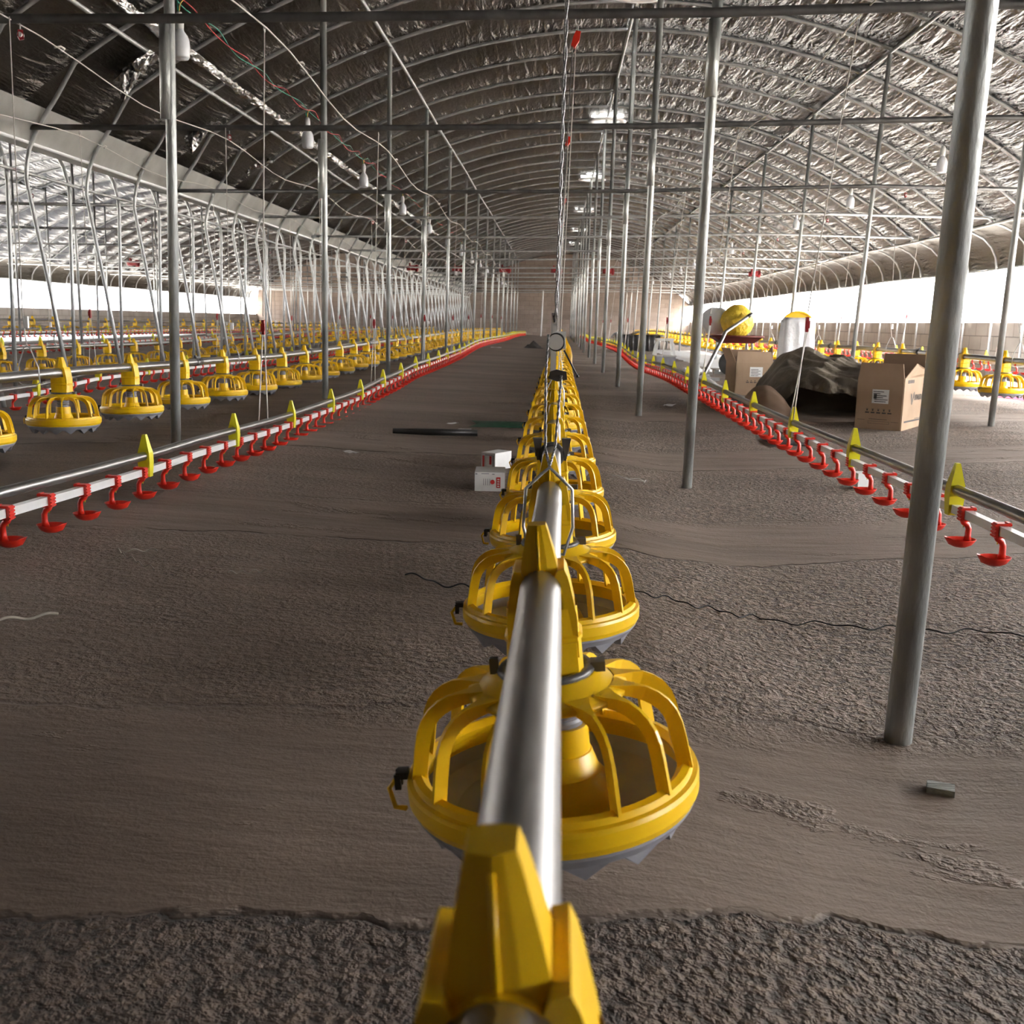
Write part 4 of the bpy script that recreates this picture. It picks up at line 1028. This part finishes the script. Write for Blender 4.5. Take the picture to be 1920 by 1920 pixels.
# loose hardware right of the drinker line
hw = random.Random(8)
for i in range(12):
    x, y = hw.uniform(1.75, 2.55), hw.uniform(11.0, 14.6)
    mb = MB(); a = hw.uniform(0, PI); L_ = hw.uniform(.14, .30)
    mb.box((0, 0, .02), (L_, .07, .035)); mb.box((L_ * .3, .01, .05), (L_ * .3, .05, .03))
    o = mb.build('metal_bracket', MAT['galv']); o.location = on(x, y); o.rotation_euler = (0, 0, a)
    tag(o, 'small loose metal bracket on the floor behind the smaller cardboard box', 'bracket', 'loose metal brackets behind the cardboard box')
# black pipe
mb = MB(); mb.tube([(-.235, 0, .020), (.235, .03, .020)], .019, 20)
o = mb.build('black_pipe', MAT['black']); o.location = on(-.655, 5.60); tag(o, 'short thick black pipe lying across the floor left of the middle feeders', 'pipe')
# two printed white boxes, one resting half on the other
def small_box(x, y, z, rz, w, d, h, label, tilt=0.):
    t = empty('paper_box', (x, y, z), rz); t.rotation_euler = (tilt, 0, rz); tag(t, label, 'box', 'small white paper boxes')
    mb = MB(); mb.box((w / 2, d / 2, h / 2), (w, d, h)); mb.build('body', MAT['paper'], t)
    return t
t = small_box(-.302, 3.93, zf(-.3, 3.95), .04, .118, .16, .075, 'nearer small white box with a red printed panel on the floor')
mb = MB(); marks(mb, (0, 0, 0), (1, 0, 0), (0, 0, 1), [(.085, .014, .016, .042)], (0, -.001, 0)); mb.build('red_panel', MAT['redink'], t)
mb = MB(); mb.tube([(.070, -.0008, .037), (.070, -.0013, .037)], .009, 16); mb.build('round_mark', MAT['redink'], t)
mb = MB(); marks(mb, (0, 0, 0), (1, 0, 0), (0, 0, 1), [(.034 + .008 * i, .024, .0022, .026) for i in range(4)] + [(.002, .066, .008, .005), (.026, .068, .03, .003), (.068, .066, .01, .004)], (0, -.001, 0)); mb.build('print', MAT['grey_plastic'], t)
mb = MB(); marks(mb, (0, 0, 0), (1, 0, 0), (0, 0, 1), [(.0885, .018 + .009 * i, .009, .005) for i in range(4)], (0, -.0014, 0)); mb.build('panel_print', MAT['paper'], t)
t = small_box(-.318, 4.52, zf(-.3, 4.5), -.55, .075, .13, .078, 'farther small white box tilted behind the red panelled one')
mb = MB(); marks(mb, (0, 0, 0), (1, 0, 0), (0, 0, 1), [(.006, .012, .011, .052), (.044, .026, .012, .038)], (0, -.001, 0)); mb.build('red_panel', MAT['redink'], t)
mb = MB(); marks(mb, (0, 0, 0), (1, 0, 0), (0, 0, 1), [(.062, .008, .006, .060), (.02, .066, .04, .004)], (0, -.001, 0)); mb.build('print', MAT['grey_plastic'], t)
t = small_box(1.375, 4.56, zf(1.4, 4.56), .1, .06, .08, .07, 'small plain white box on the floor behind the right drinker cups')
mb = MB(); mb.box((.03, .04, .0715), (.062, .082, .003)); mb.build('lid', MAT['paper'], t)
# wooden offcut, wires, twine, scraps
mb = MB(); mb.box((0, 0, .006), (.042, .030, .011), M=rotz(-.35))
MAT['offcut'] = noise_mat('weathered_grey_offcut', (.10, .10, .085), (.30, .31, .28), 22, .6, stretch=(.3, 2, 1), bump=.3)
o = mb.build('offcut', MAT['offcut']); o.location = on(.645, 1.565); tag(o, 'small grey offcut of wood on the floor right of the nearest feeder', 'offcut')
def wavy(pts, amp, per, r, mat, name, label, cat, skip=False):
    mb = MB(); n = 80; P = []
    for i in range(n + 1):
        f = i / n * (len(pts) - 1); j = min(int(f), len(pts) - 2); u = f - j
        x = pts[j][0] * (1 - u) + pts[j + 1][0] * u; y = pts[j][1] * (1 - u) + pts[j + 1][1] * u
        s = math.sin(2 * PI * i / n / per)
        P.append((x, y + amp * s, zf(x, y) + .006 + r + .004 * math.sin(4 * PI * i / n / per)))
    mb.tube(P, r, 6); tag(mb.build(name, MAT[mat]), label, cat)
wavy([(-.372, 2.53), (-.21, 2.44), (-.10, 2.42)], .022, .42, .0022, 'black', 'loose_wire', 'short wavy black wire on the floor left of the second feeder pan', 'wire')
wavy([(.18, 2.56), (.55, 2.50), (1.16, 2.40)], .016, .145, .0018, 'black', 'loose_wire', 'long wavy black wire on the floor right of the second feeder pan', 'wire')
wavy([(-1.16, 1.87), (-1.015, 1.985)], .0, .8, .003, 'twine', 'straw_stalk', 'pale straw stalk on the floor at the lower left', 'straw')
wavy([(-1.04, 2.58), (-1.135, 2.55), (-1.06, 2.47), (-.98, 2.40)], .006, .3, .0014, 'twine', 'loose_twine', 'thin pale twine bent on the floor below the left drinker cups', 'twine')
wavy([(-.80, 2.42), (-.715, 2.47)], .003, .6, .0012, 'twine', 'loose_twine', 'short straight bit of pale twine on the left floor', 'twine')
wavy([(.28, 4.62), (.42, 4.60), (.44, 4.66), (.34, 4.64)], .004, .5, .0016, 'cord', 'loose_twine', 'white looped string on the floor right of the middle feeders', 'twine')
for i, (x, y, s, lab) in enumerate(((-1.3, 22.6, .12, 'white paper scrap on the aisle floor near the left drinker line'), (-.62, 6.2, .05, 'white scrap on the floor beyond the short black pipe'), (-.95, 4.7, .05, 'pale scrap on the floor left of the two white boxes'), (-.52, 5.95, .04, 'tiny pale scrap just behind the black pipe'), (.93, 8.2, .08, 'white scrap on the floor beside the right drinker line'))):
    mb = MB(); rr = random.Random(60 + i)
    mb.grid(lambda u, v: (s * (u - .5) * 2, s * (v - .5), .006 + s * .12 * rr.random()), 4, 3, smooth=False)
    o = mb.build('paper_scrap', MAT['paper']); o.location = on(x, y); o.rotation_euler = (0, 0, i * 1.1); tag(o, lab, 'scrap')
# lone pale pole near the end wall
mb = MB(); mb.tube([(0, 0, -.02), (.06, 0, 1.95)], .03, 8); o = mb.build('lone_pole', MAT['pvc']); o.location = on(-.62, 44.); tag(o, 'lone pale pole standing before the far end wall', 'pole')

# ------------------------------------------------------------------ daylight
w = bpy.data.worlds.new('sky'); scn.world = w; w.use_nodes = True
bg = w.node_tree.nodes['Background']; bg.inputs['Color'].default_value = (1., .985, .965, 1); nt = w.node_tree; tc = nt.nodes.new('ShaderNodeTexCoord'); sp = nt.nodes.new('ShaderNodeSeparateXYZ'); nt.links.new(tc.outputs['Generated'], sp.inputs[0])
def wm(op, a, c, clamp=False):                   # bright overcast sky: brighter upwards and a little brighter on the right
    n = nt.nodes.new('ShaderNodeMath'); n.operation = op; n.use_clamp = clamp
    for i, q in enumerate((a, c)):
        if isinstance(q, (int, float)): n.inputs[i].default_value = q
        else: nt.links.new(q, n.inputs[i])
    return n.outputs[0]
up = wm('ADD', wm('MULTIPLY', wm('MAXIMUM', sp.outputs['Z'], 0.), 2.4), .75)
sd = wm('ADD', wm('MULTIPLY', wm('MAXIMUM', sp.outputs['X'], 0.), 1.8), 1.)
nt.links.new(wm('MULTIPLY', up, sd), bg.inputs['Strength'])
scn.view_settings.view_transform = 'Standard'; scn.view_settings.look = 'None'; scn.view_settings.gamma = 1; scn.view_settings.use_curve_mapping = False
scn.view_settings.exposure = 3.85
cy = scn.cycles
cy.use_denoising = True
cy.max_bounces = 7; cy.diffuse_bounces = 4; cy.glossy_bounces = 3; cy.transparent_max_bounces = 6
cy.use_adaptive_sampling = True; cy.adaptive_threshold = .05; cy.adaptive_min_samples = 16
cy.sample_clamp_indirect = 6.
